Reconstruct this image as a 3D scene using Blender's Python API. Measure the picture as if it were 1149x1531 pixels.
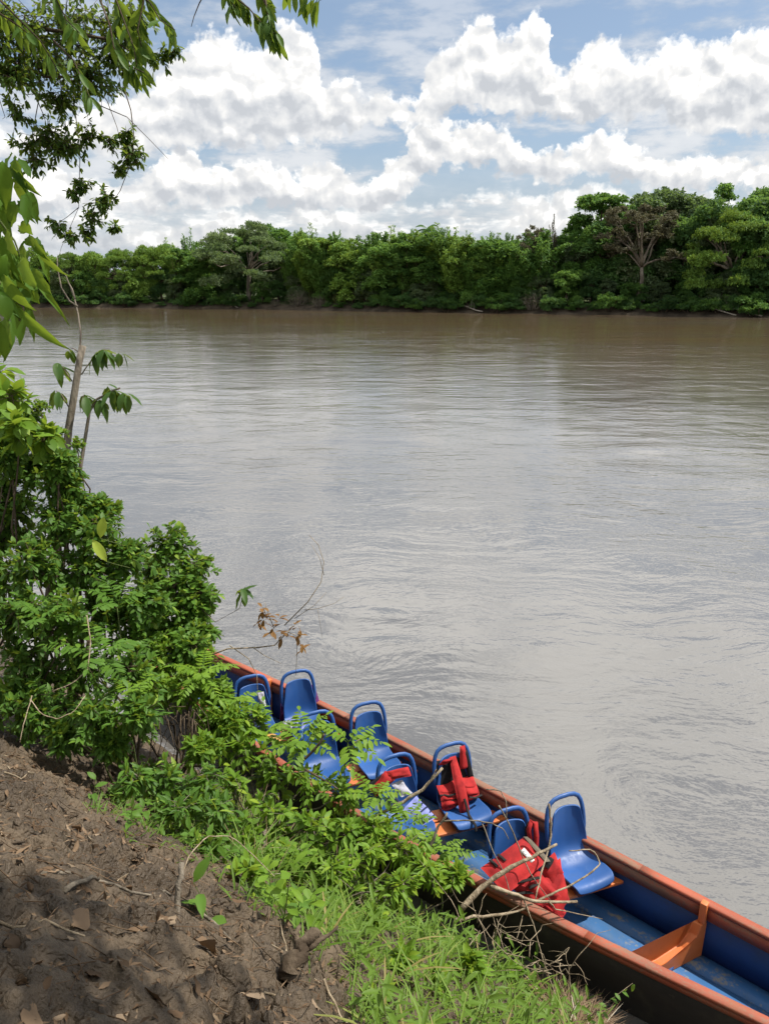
import bpy, bmesh, math, random
import numpy as np
from mathutils import Vector, Matrix, Euler

for _o in list(bpy.data.objects):
    bpy.data.objects.remove(_o, do_unlink=True)
scene = bpy.context.scene
COL = scene.collection

# ------------------------------------------------------------------ camera
EYE_H = 4.6                      # eye above the water (z = 0)
FPX, PCX, PCY = 1150.0, 574.5, 765.5
PITCH = math.atan((765.5 - 430.0) / FPX)
cam_data = bpy.data.cameras.new('camera')
cam = bpy.data.objects.new('camera', cam_data)
COL.objects.link(cam)
cam.location = (0, 0, EYE_H)
cam.rotation_euler = (math.pi / 2 - PITCH, 0, 0)
cam_data.sensor_fit = 'VERTICAL'
cam_data.sensor_height = 36.0
cam_data.lens = 36.0 * FPX / 1531.0
cam_data.clip_start = 0.05
cam_data.clip_end = 9000.0
scene.camera = cam


def ray(px, py):
    """direction through a photo pixel (depth 1 along the optical axis)"""
    u = (px - PCX) / FPX
    v = (py - PCY) / FPX
    return np.array([u, math.cos(PITCH) - v * math.sin(PITCH), -(math.sin(PITCH) + v * math.cos(PITCH))])


def at_z(px, py, z):
    r = ray(px, py)
    l = (z - EYE_H) / r[2]
    return np.array([r[0] * l, r[1] * l, z])


def at_depth(px, py, depth):
    r = ray(px, py) * depth
    return np.array([r[0], r[1], EYE_H + r[2]])


# ------------------------------------------------------------------ sun
SUN_TO = np.array([0.48, 0.08, 0.86])
SUN_TO /= np.linalg.norm(SUN_TO)
sun_data = bpy.data.lights.new('sun', 'SUN')
sun_data.energy = 5.0
sun_data.angle = math.radians(0.6)
sun_data.color = (1.0, 0.94, 0.84)
sun = bpy.data.objects.new('sun', sun_data)
COL.objects.link(sun)
sun.rotation_euler = Vector(SUN_TO).to_track_quat('Z', 'Y').to_euler()
sun.location = (20, 10, 40)

# ------------------------------------------------------------------ world: sky with cumulus
world = bpy.data.worlds.new('World')
scene.world = world
world.use_nodes = True


class NT:
    """tiny helper to write node trees"""
    def __init__(self, tree):
        self.t = tree

    def n(self, kind, **kw):
        nd = self.t.nodes.new(kind)
        for k, v in kw.items():
            setattr(nd, k, v)
        return nd

    def put(self, sock, val):
        if val is None:
            return
        if isinstance(val, bpy.types.NodeSocket):
            self.t.links.new(val, sock)
        else:
            try:
                sock.default_value = val
            except Exception:
                sock.default_value = tuple(val)

    def m(self, op, a, b=None, c=None, clamp=False):
        nd = self.n('ShaderNodeMath', operation=op, use_clamp=clamp)
        for i, v in enumerate((a, b, c)):
            self.put(nd.inputs[i], v)
        return nd.outputs[0]

    def v(self, op, a, b=None, c=None, scale=None, out=0):
        nd = self.n('ShaderNodeVectorMath', operation=op)
        for i, v in enumerate((a, b, c)):
            self.put(nd.inputs[i], v)
        if scale is not None:
            self.put(nd.inputs['Scale'], scale)
        return nd.outputs['Value'] if op in ('LENGTH', 'DOT_PRODUCT', 'DISTANCE') else nd.outputs[0]

    def xyz(self, x, y, z):
        nd = self.n('ShaderNodeCombineXYZ')
        self.put(nd.inputs[0], x); self.put(nd.inputs[1], y); self.put(nd.inputs[2], z)
        return nd.outputs[0]

    def sep(self, v):
        nd = self.n('ShaderNodeSeparateXYZ')
        self.put(nd.inputs[0], v)
        return nd.outputs

    def noise(self, vec, scale, detail=3.0, rough=0.5, lac=2.0, dist=0.0, color=False, dim='3D', w=None):
        nd = self.n('ShaderNodeTexNoise', noise_dimensions=dim)
        self.put(nd.inputs['Vector'], vec)
        self.put(nd.inputs['Scale'], scale)
        self.put(nd.inputs['Detail'], detail)
        self.put(nd.inputs['Roughness'], rough)
        self.put(nd.inputs['Lacunarity'], lac)
        self.put(nd.inputs['Distortion'], dist)
        return nd.outputs['Color' if color else 0]

    def smooth(self, x, a, b, lo=0.0, hi=1.0):
        nd = self.n('ShaderNodeMapRange', interpolation_type='SMOOTHSTEP')
        self.put(nd.inputs[0], x)
        for i, v in enumerate((a, b, lo, hi)):
            self.put(nd.inputs[i + 1], v)
        return nd.outputs[0]

    def lin(self, x, a, b, lo=0.0, hi=1.0, clamp=True):
        nd = self.n('ShaderNodeMapRange', clamp=clamp)
        self.put(nd.inputs[0], x)
        for i, v in enumerate((a, b, lo, hi)):
            self.put(nd.inputs[i + 1], v)
        return nd.outputs[0]

    def mix(self, f, a, b, blend='MIX'):
        nd = self.n('ShaderNodeMix', data_type='RGBA', blend_type=blend)
        self.put(nd.inputs[0], f)
        self.put(nd.inputs[6], a)
        self.put(nd.inputs[7], b)
        return nd.outputs[2]

    def ramp(self, f, stops, interp='LINEAR'):
        nd = self.n('ShaderNodeValToRGB')
        cr = nd.color_ramp
        cr.interpolation = interp
        while len(cr.elements) < len(stops):
            cr.elements.new(0.5)
        for e, (p, c) in zip(cr.elements, stops):
            e.position = p
            e.color = tuple(c) + (1,) if len(c) == 3 else c
        self.put(nd.inputs[0], f)
        return nd.outputs[0]


# three cumulus banks; outlines read from the photograph (pixels) and turned into azimuth / elevation
BANKS = [
    dict(top=[(0, 185), (60, 180), (140, 150), (200, 128), (250, 98), (282, 52), (330, 36), (368, 62), (400, 54), (432, 26), (466, 54), (478, 100),
              (492, 120), (512, 110), (540, 132), (572, 126), (602, 140), (622, 128), (640, 88), (680, 44), (725, 16), (752, 34), (782, 14), (802, 0),
              (820, 40), (832, 92), (880, 60), (908, 44), (936, 64), (966, 74), (1000, 52), (1032, 42), (1062, 56), (1092, 38), (1149, 30)],
         bot=[(0, 240), (100, 238), (200, 232), (300, 226), (400, 218), (480, 214), (520, 194), (580, 186), (620, 196), (680, 174), (740, 172), (800, 178),
              (860, 186), (920, 180), (970, 176), (1010, 200), (1060, 198), (1149, 208)]),
    dict(top=[(0, 262), (80, 258), (150, 268), (205, 262), (240, 226), (280, 222), (312, 240), (352, 244), (396, 228), (418, 252), (450, 254), (472, 236),
              (512, 246), (540, 270), (566, 248), (598, 226), (622, 182), (662, 174), (690, 188), (735, 178), (772, 196), (800, 222), (860, 204),
              (905, 192), (950, 206), (990, 228), (1040, 222), (1090, 234), (1149, 224)],
         bot=[(0, 310), (200, 304), (300, 290), (400, 290), (500, 298), (600, 284), (640, 240), (740, 234), (800, 258), (900, 248), (1000, 266), (1149, 270)]),
    dict(top=[(0, 300), (70, 294), (130, 278), (164, 274), (202, 302), (244, 288), (292, 282), (332, 302), (392, 312), (432, 290), (482, 302), (530, 294),
              (580, 284), (622, 302), (684, 290), (740, 272), (804, 286), (880, 268), (960, 286), (1040, 278), (1149, 290)],
         bot=[(0, 400), (1149, 400)]),
]


def azel(px, py):
    r = ray(px, py)
    r = r / np.linalg.norm(r)
    return math.degrees(math.atan2(r[0], r[1])), math.degrees(math.asin(r[2]))


def outline_curve(k, az01, pts, drop=0):
    nd = k.n('ShaderNodeFloatCurve')
    cu = nd.mapping.curves[0]
    q = [azel(p[0], p[1] + drop) for p in pts]
    q = [((a + 30) / 60, e / 20) for a, e in q]
    q = [(0.0, q[0][1])] + q + [(1.0, q[-1][1])]
    while len(cu.points) < len(q):
        cu.points.new(0.5, 0.5)
    for p, (a, e) in zip(cu.points, q):
        p.location = (a, e)
        p.handle_type = 'AUTO'
    nd.mapping.use_clip = False
    nd.mapping.update()
    k.put(nd.inputs['Value'], az01)
    return k.m('MULTIPLY', nd.outputs[0], 20.0)


def cloud_group():
    g = bpy.data.node_groups.new('cloud_height', 'ShaderNodeTree')
    g.interface.new_socket('P', in_out='INPUT', socket_type='NodeSocketVector')
    for nm in ('H1', 'H2', 'H3', 'R', 'G1', 'G2', 'G3'):
        g.interface.new_socket(nm, in_out='OUTPUT', socket_type='NodeSocketFloat')
    k = NT(g)
    gi = k.n('NodeGroupInput'); go = k.n('NodeGroupOutput')
    P = gi.outputs[0]
    w2 = k.noise(P, 0.75, 4.0, 0.58, color=True, dim='2D')
    wv = k.v('SUBTRACT', w2, (0.5, 0.5, 0.5))
    q = k.v('ADD', P, k.v('SCALE', wv, scale=1.7))
    qx, qy, _ = k.sep(q)
    a01 = k.m('MULTIPLY_ADD', qx, 1 / 60, 0.5)

    def billow(vec, sc, det):
        vo = k.n('ShaderNodeTexVoronoi', feature='F1', voronoi_dimensions='2D')
        k.put(vo.inputs['Vector'], vec)
        k.put(vo.inputs['Scale'], sc)
        k.put(vo.inputs['Detail'], det)
        k.put(vo.inputs['Roughness'], 0.55)
        return k.m('SUBTRACT', 0.5, vo.outputs['Distance'])
    pv = k.v('ADD', P, k.v('SCALE', wv, scale=0.8))
    b = billow(k.v('MULTIPLY', pv, (1.0, 1.25, 1)), 0.48, 3.0)
    fine = k.m('SUBTRACT', k.noise(pv, 1.6, 5.0, 0.62, dim='2D'), 0.5)
    rel = k.m('ADD', k.m('MULTIPLY', b, 0.85), k.m('MULTIPLY', fine, 0.75))
    broad = billow(k.v('MULTIPLY', pv, (1.0, 1.3, 1)), 0.30, 1.0)
    smooth_n = k.m('SUBTRACT', k.noise(pv, 0.85, 2.5, 0.5, dim='2D'), 0.5)
    soft = k.m('ADD', k.m('MULTIPLY', broad, 1.5), k.m('MULTIPLY', smooth_n, 1.5))
    soft = k.m('ADD', soft, k.m('MULTIPLY', rel, 0.12))
    for i, bank in enumerate(BANKS):
        T = outline_curve(k, a01, bank['top'])
        B = outline_curve(k, a01, bank['bot'], (10, 22, 0)[i])
        up = k.m('SUBTRACT', T, qy)
        dn = k.m('MULTIPLY', k.m('SUBTRACT', qy, B), 0.9)
        h = k.m('ADD', k.m('SMOOTH_MIN', up, dn, 0.4), k.m('MULTIPLY_ADD', rel, 0.85, 0.22 if i else 0.1))
        k.put(go.inputs[i], h)
        k.put(go.inputs[4 + i], k.smooth(k.m('DIVIDE', k.m('SUBTRACT', qy, B), k.m('MAXIMUM', k.m('SUBTRACT', T, B), 0.3)), -0.1, 0.75))
    k.put(go.inputs[3], soft)
    return g


def build_world():
    t = world.node_tree
    t.nodes.clear()
    k = NT(t)
    tc = k.n('ShaderNodeTexCoord')
    D = k.v('NORMALIZE', tc.outputs['Generated'])
    x, y, z = k.sep(D)[:3]
    deg = 180 / math.pi
    az = k.m('MULTIPLY', k.m('ARCTAN2', x, y), deg)
    el = k.m('MULTIPLY', k.m('ARCSINE', z), deg)
    P = k.xyz(az, el, 0.0)
    sky = k.n('ShaderNodeTexSky', sky_type='NISHITA', sun_disc=False)
    sky.sun_elevation = math.asin(SUN_TO[2])
    sky.sun_rotation = math.atan2(SUN_TO[0], SUN_TO[1])
    sky.altitude = 100
    sky.air_density = 1.0
    sky.dust_density = 1.6
    sky.ozone_density = 1.3
    skyc = k.mix(0.30, k.v('SCALE', sky.outputs[0], scale=0.105), (0.25, 0.33, 0.42, 1))
    g = cloud_group()

    def H(off):
        nd = k.n('ShaderNodeGroup', node_tree=g)
        k.put(nd.inputs[0], k.v('ADD', P, off) if off else P)
        return nd.outputs
    h0 = H(None)
    h1 = H((0.25, 0.55, 0))
    outm = k.m('MAXIMUM', k.smooth(el, 17.0, 22.0), k.smooth(k.m('ABSOLUTE', az), 27.0, 31.0))
    inm = k.m('SUBTRACT', 1.0, outm)
    # far hazy layers low over the horizon
    st = k.noise(k.v('MULTIPLY', P, (0.13, 0.42, 0)), 1.0, 6.0, 0.6, dim='2D')
    st_m = k.m('MULTIPLY', k.smooth(st, 0.38, 0.62), k.smooth(el, 26.0, 9.0))
    low = k.smooth(el, 11.0, 2.0, 0.0, 0.85)
    st_m = k.m('MAXIMUM', k.m('MULTIPLY', st_m, 0.82), low)
    scol = k.ramp(k.smooth(st, 0.3, 0.7), [(0.0, (0.37, 0.42, 0.48)), (0.5, (0.47, 0.50, 0.54)), (1.0, (0.64, 0.645, 0.655))])
    base = k.mix(st_m, skyc, scol)
    # the same kind of scattered clouds everywhere else in the sky
    wide = k.noise(k.v('MULTIPLY', D, (1, 1, 2.2)), 2.6, 6.0, 0.58)
    wd = k.m('MULTIPLY', k.smooth(wide, 0.42, 0.54), outm)
    wcol = k.ramp(k.smooth(wide, 0.52, 0.76), [(0.0, (1.15, 1.14, 1.12)), (1.0, (0.60, 0.62, 0.66))])
    base = k.mix(wd, base, wcol)
    rs = k.m('SUBTRACT', h0[3], h1[3])          # relief falling away towards the sun
    for i, (soft, tone, dmax) in ((2, (0.8, 0.93, 0.85)), (1, (0.5, 0.98, 1.0)), (0, (0.62, 1.0, 1.0))):
        dens = k.m('MULTIPLY', k.m('MULTIPLY', k.smooth(h0[i], -0.05, soft), dmax), inm)
        if i == 2:
            dens = k.m('MULTIPLY', dens, k.smooth(k.noise(k.v('MULTIPLY', P, (0.22, 0.75, 1)), 1.0, 4.0, 0.6, dim='2D'), 0.36, 0.58, 0.12, 1.0))
        sl = k.m('SUBTRACT', h0[i], h1[i])
        v = k.m('ADD', k.m('MULTIPLY', rs, 0.75), k.m('MULTIPLY', sl, 0.24))
        edge = k.smooth(h0[i], 0.9, 0.0)           # thin rims glow
        v = k.m('ADD', v, k.m('MULTIPLY', edge, 0.16))
        v = k.m('ADD', v, k.m('MULTIPLY_ADD', h0[4 + i], 0.60, -0.46))
        lit = k.lin(v, -0.66, 0.34)
        ccol = k.ramp(lit, [(0.0, (0.45 * tone, 0.47 * tone, 0.50 * tone)), (0.30, (0.535 * tone, 0.55 * tone, 0.572 * tone)),
                            (0.62, (0.635 * tone, 0.64 * tone, 0.645 * tone)), (0.86, (0.715 * tone, 0.71 * tone, 0.70 * tone)), (1.0, (0.88 * tone, 0.87 * tone, 0.85 * tone))])
        base = k.mix(dens, base, ccol)
    bg = k.n('ShaderNodeBackground')
    k.put(bg.inputs[0], base)
    bg.inputs[1].default_value = 1.0
    out = k.n('ShaderNodeOutputWorld')
    t.links.new(bg.outputs[0], out.inputs[0])
    world.cycles.sampling_method = 'MANUAL'
    world.cycles.sample_map_resolution = 512


build_world()
scene.view_settings.view_transform = 'Standard'
scene.view_settings.look = 'None'
scene.view_settings.exposure = 0.45
scene.view_settings.gamma = 1.0
scene.cycles.use_denoising = True
scene.cycles.max_bounces = 8
scene.cycles.transparent_max_bounces = 8
scene.cycles.caustics_reflective = False
scene.cycles.caustics_refractive = False
# ------------------------------------------------------------------ helpers
RNG = np.random.default_rng(7)
random.seed(7)
D2 = np.array([0.7374, -0.6754]); D2 /= np.linalg.norm(D2)     # along the river bank
N2 = np.array([-D2[1], D2[0]])                                  # towards the river


def ts(t, s, z=0.0):
    p = D2 * t + N2 * s
    return np.array([p[0], p[1], z])


def project(p):
    x, y, z = p[0], p[1], p[2] - EYE_H
    dep = y * math.cos(PITCH) - z * math.sin(PITCH)
    up = z * math.cos(PITCH) + y * math.sin(PITCH)
    return PCX + FPX * x / dep, PCY - FPX * up / dep, dep


def smooth_shade(me):
    me.polygons.foreach_set('use_smooth', np.ones(len(me.polygons), dtype=bool))


def np_mesh(name, V, F, smooth=False, attrs=None, mats=None, midx=None):
    """V (n,3) array; F list of (m,k) integer arrays"""
    me = bpy.data.meshes.new(name)
    V = np.asarray(V, dtype=np.float32).reshape(-1, 3)
    if not isinstance(F, (list, tuple)):
        F = [F]
    F = [np.asarray(f, dtype=np.int32) for f in F if len(f)]
    me.vertices.add(len(V))
    me.vertices.foreach_set('co', V.ravel())
    nl = sum(f.size for f in F)
    npoly = sum(len(f) for f in F)
    me.loops.add(nl)
    me.polygons.add(npoly)
    me.loops.foreach_set('vertex_index', np.concatenate([f.ravel() for f in F]))
    tot = np.concatenate([np.full(len(f), f.shape[1], dtype=np.int32) for f in F])
    st = np.concatenate([[0], np.cumsum(tot)[:-1]]).astype(np.int32)
    me.polygons.foreach_set('loop_start', st)
    me.polygons.foreach_set('loop_total', tot)
    if midx is not None:
        me.polygons.foreach_set('material_index', np.asarray(midx, dtype=np.int32))
    me.update(calc_edges=True)
    me.validate()
    if attrs:
        for k, a in attrs.items():
            at = me.attributes.new(k, 'FLOAT', 'POINT')
            at.data.foreach_set('value', np.asarray(a, dtype=np.float32))
    if smooth:
        smooth_shade(me)
    for m in (mats or []):
        me.materials.append(m)
    return me


def link(name, me, parent=None, loc=None, rot=None, scale=None):
    o = bpy.data.objects.new(name, me)
    COL.objects.link(o)
    if parent is not None:
        o.parent = parent
    if loc is not None:
        o.location = loc
    if rot is not None:
        o.rotation_euler = rot
    if scale is not None:
        o.scale = scale
    return o


def tag(o, label, cat, group=None):
    o['label'] = label
    o['category'] = cat
    if group:
        o['group'] = group
    return o


def thing(name, label, cat, loc=(0, 0, 0), rotz=0.0, group=None):
    o = link(name, None, loc=tuple(float(v) for v in loc), rot=(0, 0, rotz))
    o.empty_display_size = 0.1
    return tag(o, label, cat, group)


def copy_tree(o, parent=None):
    c = o.copy()
    COL.objects.link(c)
    if parent is not None:
        c.parent = parent
    for ch in o.children:
        copy_tree(ch, c)
    return c


# ---- shapes collected as (V, F) ------------------------------------------------
def tube(pts, radii, sides=6, cap=True, seed=None, flat=1.0):
    """tapered tube along a polyline -> V, quads, tris"""
    P = np.asarray(pts, float)
    R = np.broadcast_to(np.asarray(radii, float), (len(P),))
    T = np.gradient(P, axis=0)
    T /= np.linalg.norm(T, axis=1)[:, None] + 1e-9
    ref = np.array([0, 0, 1.0]) if abs(T[0, 2]) < 0.9 else np.array([1.0, 0, 0])
    U = np.cross(T, ref); U /= np.linalg.norm(U, axis=1)[:, None] + 1e-9
    W = np.cross(T, U)
    a = np.linspace(0, 2 * math.pi, sides, endpoint=False)
    V = (P[:, None] + R[:, None, None] * (np.cos(a)[None, :, None] * U[:, None] + flat * np.sin(a)[None, :, None] * W[:, None])).reshape(-1, 3)
    i = np.arange(len(P) - 1)[:, None] * sides
    j = np.arange(sides)[None]
    j2 = (j + 1) % sides
    Q = np.stack([i + j, i + j2, i + sides + j2, i + sides + j], -1).reshape(-1, 4)
    tris = np.zeros((0, 3), int)
    if cap:
        c0, c1 = len(V), len(V) + 1
        V = np.vstack([V, P[0], P[-1]])
        e = (len(P) - 1) * sides
        jj = np.arange(sides); jn = (jj + 1) % sides
        tris = np.vstack([np.stack([np.full(sides, c0), jn, jj], -1), np.stack([np.full(sides, c1), e + jj, e + jn], -1)])
    return V, Q, tris


class Geo:
    """collects geometry of ONE part"""
    def __init__(self):
        self.V, self.Q, self.T, self.A = [], [], [], []
        self.n = 0

    def add(self, V, Q=None, T=None, a=0.5):
        V = np.asarray(V, float).reshape(-1, 3)
        if Q is not None and len(Q):
            self.Q.append(np.asarray(Q) + self.n)
        if T is not None and len(T):
            self.T.append(np.asarray(T) + self.n)
        self.V.append(V)
        self.A.append(np.broadcast_to(np.asarray(a, float), (len(V),)))
        self.n += len(V)

    def tube(self, pts, r, sides=6, a=0.5, flat=1.0):
        V, Q, T = tube(pts, r, sides, flat=flat)
        self.add(V, Q, T, a)

    def box(self, c, size, R=None, a=0.5):
        s = np.array([[x, y, z] for x in (-.5, .5) for y in (-.5, .5) for z in (-.5, .5)]) * np.asarray(size)
        if R is not None:
            s = s @ np.asarray(R).T
        q = [[0, 1, 3, 2], [4, 6, 7, 5], [0, 4, 5, 1], [2, 3, 7, 6], [0, 2, 6, 4], [1, 5, 7, 3]]
        self.add(s + np.asarray(c), q, None, a)

    def mesh(self, name, mat, smooth=False):
        F = []
        if self.Q: F.append(np.vstack(self.Q))
        if self.T: F.append(np.vstack(self.T))
        return np_mesh(name, np.vstack(self.V), F, smooth, {'tint': np.concatenate(self.A)}, [mat])

    def obj(self, name, mat, parent=None, smooth=False, bevel=0.0, loc=None, rot=None):
        o = link(name, self.mesh(name, mat, smooth), parent, loc, rot)
        if bevel:
            b = o.modifiers.new('bevel', 'BEVEL'); b.width = bevel; b.segments = 2; b.limit_method = 'ANGLE'
        return o


def vnoise(x, y, seed=0):
    """smooth value noise on arrays"""
    xi = np.floor(x).astype(np.int64); yi = np.floor(y).astype(np.int64)
    xf = x - xi; yf = y - yi
    u = xf * xf * xf * (xf * (xf * 6 - 15) + 10); v = yf * yf * yf * (yf * (yf * 6 - 15) + 10)

    def hsh(a, b):
        h = (a * 374761393 + b * 668265263 + seed * 1442695041) & 0xFFFFFFFF
        h = ((h ^ (h >> 13)) * 1274126177) & 0xFFFFFFFF
        return ((h ^ (h >> 16)) & 0xFFFF) / 65535.0
    a = hsh(xi, yi); b = hsh(xi + 1, yi); c = hsh(xi, yi + 1); d = hsh(xi + 1, yi + 1)
    return (a + (b - a) * u) * (1 - v) + (c + (d - c) * u) * v - 0.5


def fbm(x, y, oct=4, seed=0, gain=0.5):
    r = 0; a = 1.0
    for i in range(oct):
        r = r + a * vnoise(x * 2 ** i + 17.3 * i, y * 2 ** i - 9.1 * i, seed + i)
        a *= gain
    return r


# ------------------------------------------------------------------ materials
def new_mat(name):
    m = bpy.data.materials.new(name)
    m.use_nodes = True
    m.node_tree.nodes.clear()
    k = NT(m.node_tree)
    out = k.n('ShaderNodeOutputMaterial')
    return m, k, out


def principled(k, out, color, rough=0.6, spec=0.4, normal=None, **kw):
    b = k.n('ShaderNodeBsdfPrincipled')
    k.put(b.inputs['Base Color'], color if isinstance(color, bpy.types.NodeSocket) else tuple(color) + (1,))
    k.put(b.inputs['Roughness'], rough)
    k.put(b.inputs['Specular IOR Level'], spec)
    if normal is not None:
        k.put(b.inputs['Normal'], normal)
    for a, v in kw.items():
        k.put(b.inputs[a], v)
    if out is not None:
        k.t.links.new(b.outputs[0], out.inputs[0])
    return b


def bump(k, h, strength=0.5, dist=0.01):
    nd = k.n('ShaderNodeBump')
    k.put(nd.inputs['Strength'], strength)
    k.put(nd.inputs['Distance'], dist)
    k.put(nd.inputs['Height'], h)
    return nd.outputs[0]


def obj_co(k):
    return k.n('ShaderNodeTexCoord').outputs['Object']


def tint(k):
    nd = k.n('ShaderNodeAttribute', attribute_name='tint')
    return nd.outputs['Fac']


def leaf_mat(name, stops, trans=0.45, rough=0.52, spec=0.28, vary=0.25, transcol=None):
    """stops: colours over the per-leaf tint attribute"""
    m, k, out = new_mat(name)
    t = tint(k)
    info = k.n('ShaderNodeObjectInfo')
    f = k.m('ADD', t, k.m('MULTIPLY', k.m('SUBTRACT', info.outputs['Random'], 0.5), vary), clamp=True)
    col = k.ramp(f, stops)
    geo = k.n('ShaderNodeNewGeometry')
    b = principled(k, None, col, rough, spec)
    tr = k.n('ShaderNodeBsdfTranslucent')
    tc = k.mix(0.55, col, transcol or (0.30, 0.36, 0.03, 1), 'MIX')
    k.put(tr.inputs[0], tc)
    mx = k.n('ShaderNodeMixShader')
    mx.inputs[0].default_value = trans
    k.t.links.new(b.outputs[0], mx.inputs[1])
    k.t.links.new(tr.outputs[0], mx.inputs[2])
    k.t.links.new(mx.outputs[0], out.inputs[0])
    return m


def bark_mat(name, c0, c1, scale=9.0):
    m, k, out = new_mat(name)
    co = obj_co(k)
    n1 = k.noise(k.v('MULTIPLY', co, (1, 1, 0.35)), scale, 5.0, 0.65)
    n2 = k.noise(co, scale * 5, 3.0, 0.6)
    col = k.mix(k.smooth(n1, 0.35, 0.65), c0 + (1,), c1 + (1,))
    h = k.m('ADD', n1, k.m('MULTIPLY', n2, 0.4))
    principled(k, out, col, 0.85, 0.2, bump(k, h, 0.8, 0.02))
    return m


M = {}
M['leaf_dark'] = leaf_mat('leaf_dark', [(0, (0.024, 0.066, 0.013)), (0.5, (0.046, 0.110, 0.019)), (1, (0.088, 0.165, 0.026))])
M['leaf_mid'] = leaf_mat('leaf_mid', [(0, (0.048, 0.120, 0.018)), (0.5, (0.096, 0.204, 0.026)), (0.85, (0.162, 0.288, 0.034)), (1, (0.240, 0.348, 0.043))])
M['leaf_fresh'] = leaf_mat('leaf_fresh', [(0, (0.084, 0.174, 0.018)), (0.5, (0.151, 0.280, 0.025)), (1, (0.258, 0.370, 0.034))], trans=0.48)
M['leaf_grass'] = leaf_mat('leaf_grass', [(0, (0.081, 0.155, 0.021)), (0.6, (0.118, 0.215, 0.026)), (0.9, (0.172, 0.276, 0.034)), (1, (0.299, 0.253, 0.092))], trans=0.45)
M['leaf_yellow'] = leaf_mat('leaf_yellow', [(0, (0.20, 0.30, 0.03)), (1, (0.42, 0.50, 0.07))], trans=0.45)
M['leaf_vine'] = leaf_mat('leaf_vine', [(0, (0.030, 0.085, 0.010)), (0.5, (0.060, 0.150, 0.016)), (1, (0.120, 0.235, 0.022))], trans=0.5, rough=0.6, spec=0.15, vary=0.7)
M['leaf_copper'] = leaf_mat('leaf_copper', [(0, (0.10, 0.05, 0.018)), (0.6, (0.20, 0.105, 0.03)), (1, (0.16, 0.14, 0.04))], trans=0.3, transcol=(0.35, 0.18, 0.03, 1))
M['leaf_red_tip'] = leaf_mat('leaf_red_tip', [(0, (0.03, 0.075, 0.012)), (0.75, (0.05, 0.11, 0.016)), (1, (0.17, 0.09, 0.03))], trans=0.35)
M['leaf_dead'] = leaf_mat('leaf_dead', [(0, (0.045, 0.030, 0.018)), (0.35, (0.105, 0.066, 0.038)), (0.7, (0.175, 0.120, 0.075)), (0.92, (0.27, 0.205, 0.14)), (1, (0.40, 0.36, 0.29))], trans=0.08, rough=0.8, spec=0.2, vary=0.0,
                          transcol=(0.3, 0.15, 0.05, 1))
M['bark_brown'] = bark_mat('bark_brown', (0.040, 0.028, 0.018), (0.105, 0.080, 0.055))
M['bark_pale'] = bark_mat('bark_pale', (0.21, 0.185, 0.15), (0.38, 0.345, 0.29), 4.0)
M['bark_grey'] = bark_mat('bark_grey', (0.085, 0.072, 0.055), (0.215, 0.185, 0.145), 14.0)
M['twig_tan'] = bark_mat('twig_tan', (0.15, 0.115, 0.075), (0.33, 0.27, 0.19), 20.0)
M['stem_green'] = bark_mat('stem_green', (0.05, 0.075, 0.02), (0.11, 0.13, 0.04), 20.0)


# ------------------------------------------------------------------ near bank
def bank_base(t, s):
    t = np.asarray(t, float); s = np.asarray(s, float)
    s = s - 0.13 * np.clip((t + 3.2) / 1.0, 0, 1) * np.clip((s - 2.0) / 0.8, 0, 1)
    z = np.interp(s, [-60, -20, -6, -1.0, 0.0, 0.5, 1.2, 1.9, 2.6, 3.2, 3.6, 4.2, 5.2, 8.0],
                  [5.6, 4.6, 3.6, 3.12, 3.00, 2.82, 2.24, 1.62, 0.98, 0.40, -0.02, -0.42, -0.85, -1.6])
    return z - 0.50 * np.clip((-2.8 - t) / 2.6, 0, 1) * np.clip((3.4 - s) / 1.2, 0, 1) * np.clip((s + 3.0) / 3.0, 0, 1)


def bank_z(t, s):
    t = np.asarray(t, float); s = np.asarray(s, float)
    z = bank_base(t, s)
    amp = np.clip((4.2 - s) / 1.2, 0, 1)
    z = z + amp * 0.22 * fbm(t * 0.55, s * 0.6, 3, 11)
    return z


def mud_relief(t, s):
    amp = np.clip((3.9 - s) / 1.0, 0.15, 1)
    r = 0.15 * fbm(t * 2.3, s * 2.3, 3, 31)
    # drag grooves running down the slope where feet slid
    w = t + 0.25 * s + 0.16 * fbm(t * 1.8, s * 1.8, 3, 5)
    ridg = 1 - np.abs(2 * vnoise(w * 13.0, s * 1.8, 77)) * 2
    patch = np.clip(2.6 * (vnoise(t * 1.25 + 4.4, s * 1.25 + 2.2, 41) + 0.22), 0, 1)
    r = r + patch * 0.055 * ridg * np.abs(ridg) ** 0.3
    # crumbly lumps
    l1 = 1 - np.abs(2 * vnoise(t * 9, s * 9, 51)) * 2
    r = r + 0.045 * l1 * (1 - 0.6 * patch) + 0.042 * fbm(t * 15, s * 15, 4, 61, 0.6) - 0.045 * np.clip(1 - 5 * np.abs(vnoise(t * 11 + 3, s * 11, 71)), 0, 1) * (1 - 0.5 * patch)
    r = r + 0.030 * (np.abs(vnoise(t * 21, s * 17, 81)) * 4 - 1) * (0.4 + vnoise(t * 1.7, s * 1.7, 83)).clip(0, 1)
    # heel prints
    rg = np.random.default_rng(5)
    for i in range(26):
        tt, ss = rg.uniform(-5.0, -0.7), rg.uniform(0.5, 2.3)
        a = rg.uniform(0, 3.1)
        dx, dy = t - tt, s - ss
        u = dx * math.cos(a) + dy * math.sin(a); v = -dx * math.sin(a) + dy * math.cos(a)
        q = (u / 0.12) ** 2 + (v / 0.055) ** 2
        r = r - 0.035 * np.exp(-q * q) + 0.014 * np.exp(-(np.sqrt(q) - 1.35) ** 2 / 0.08)
    return r * amp


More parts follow.
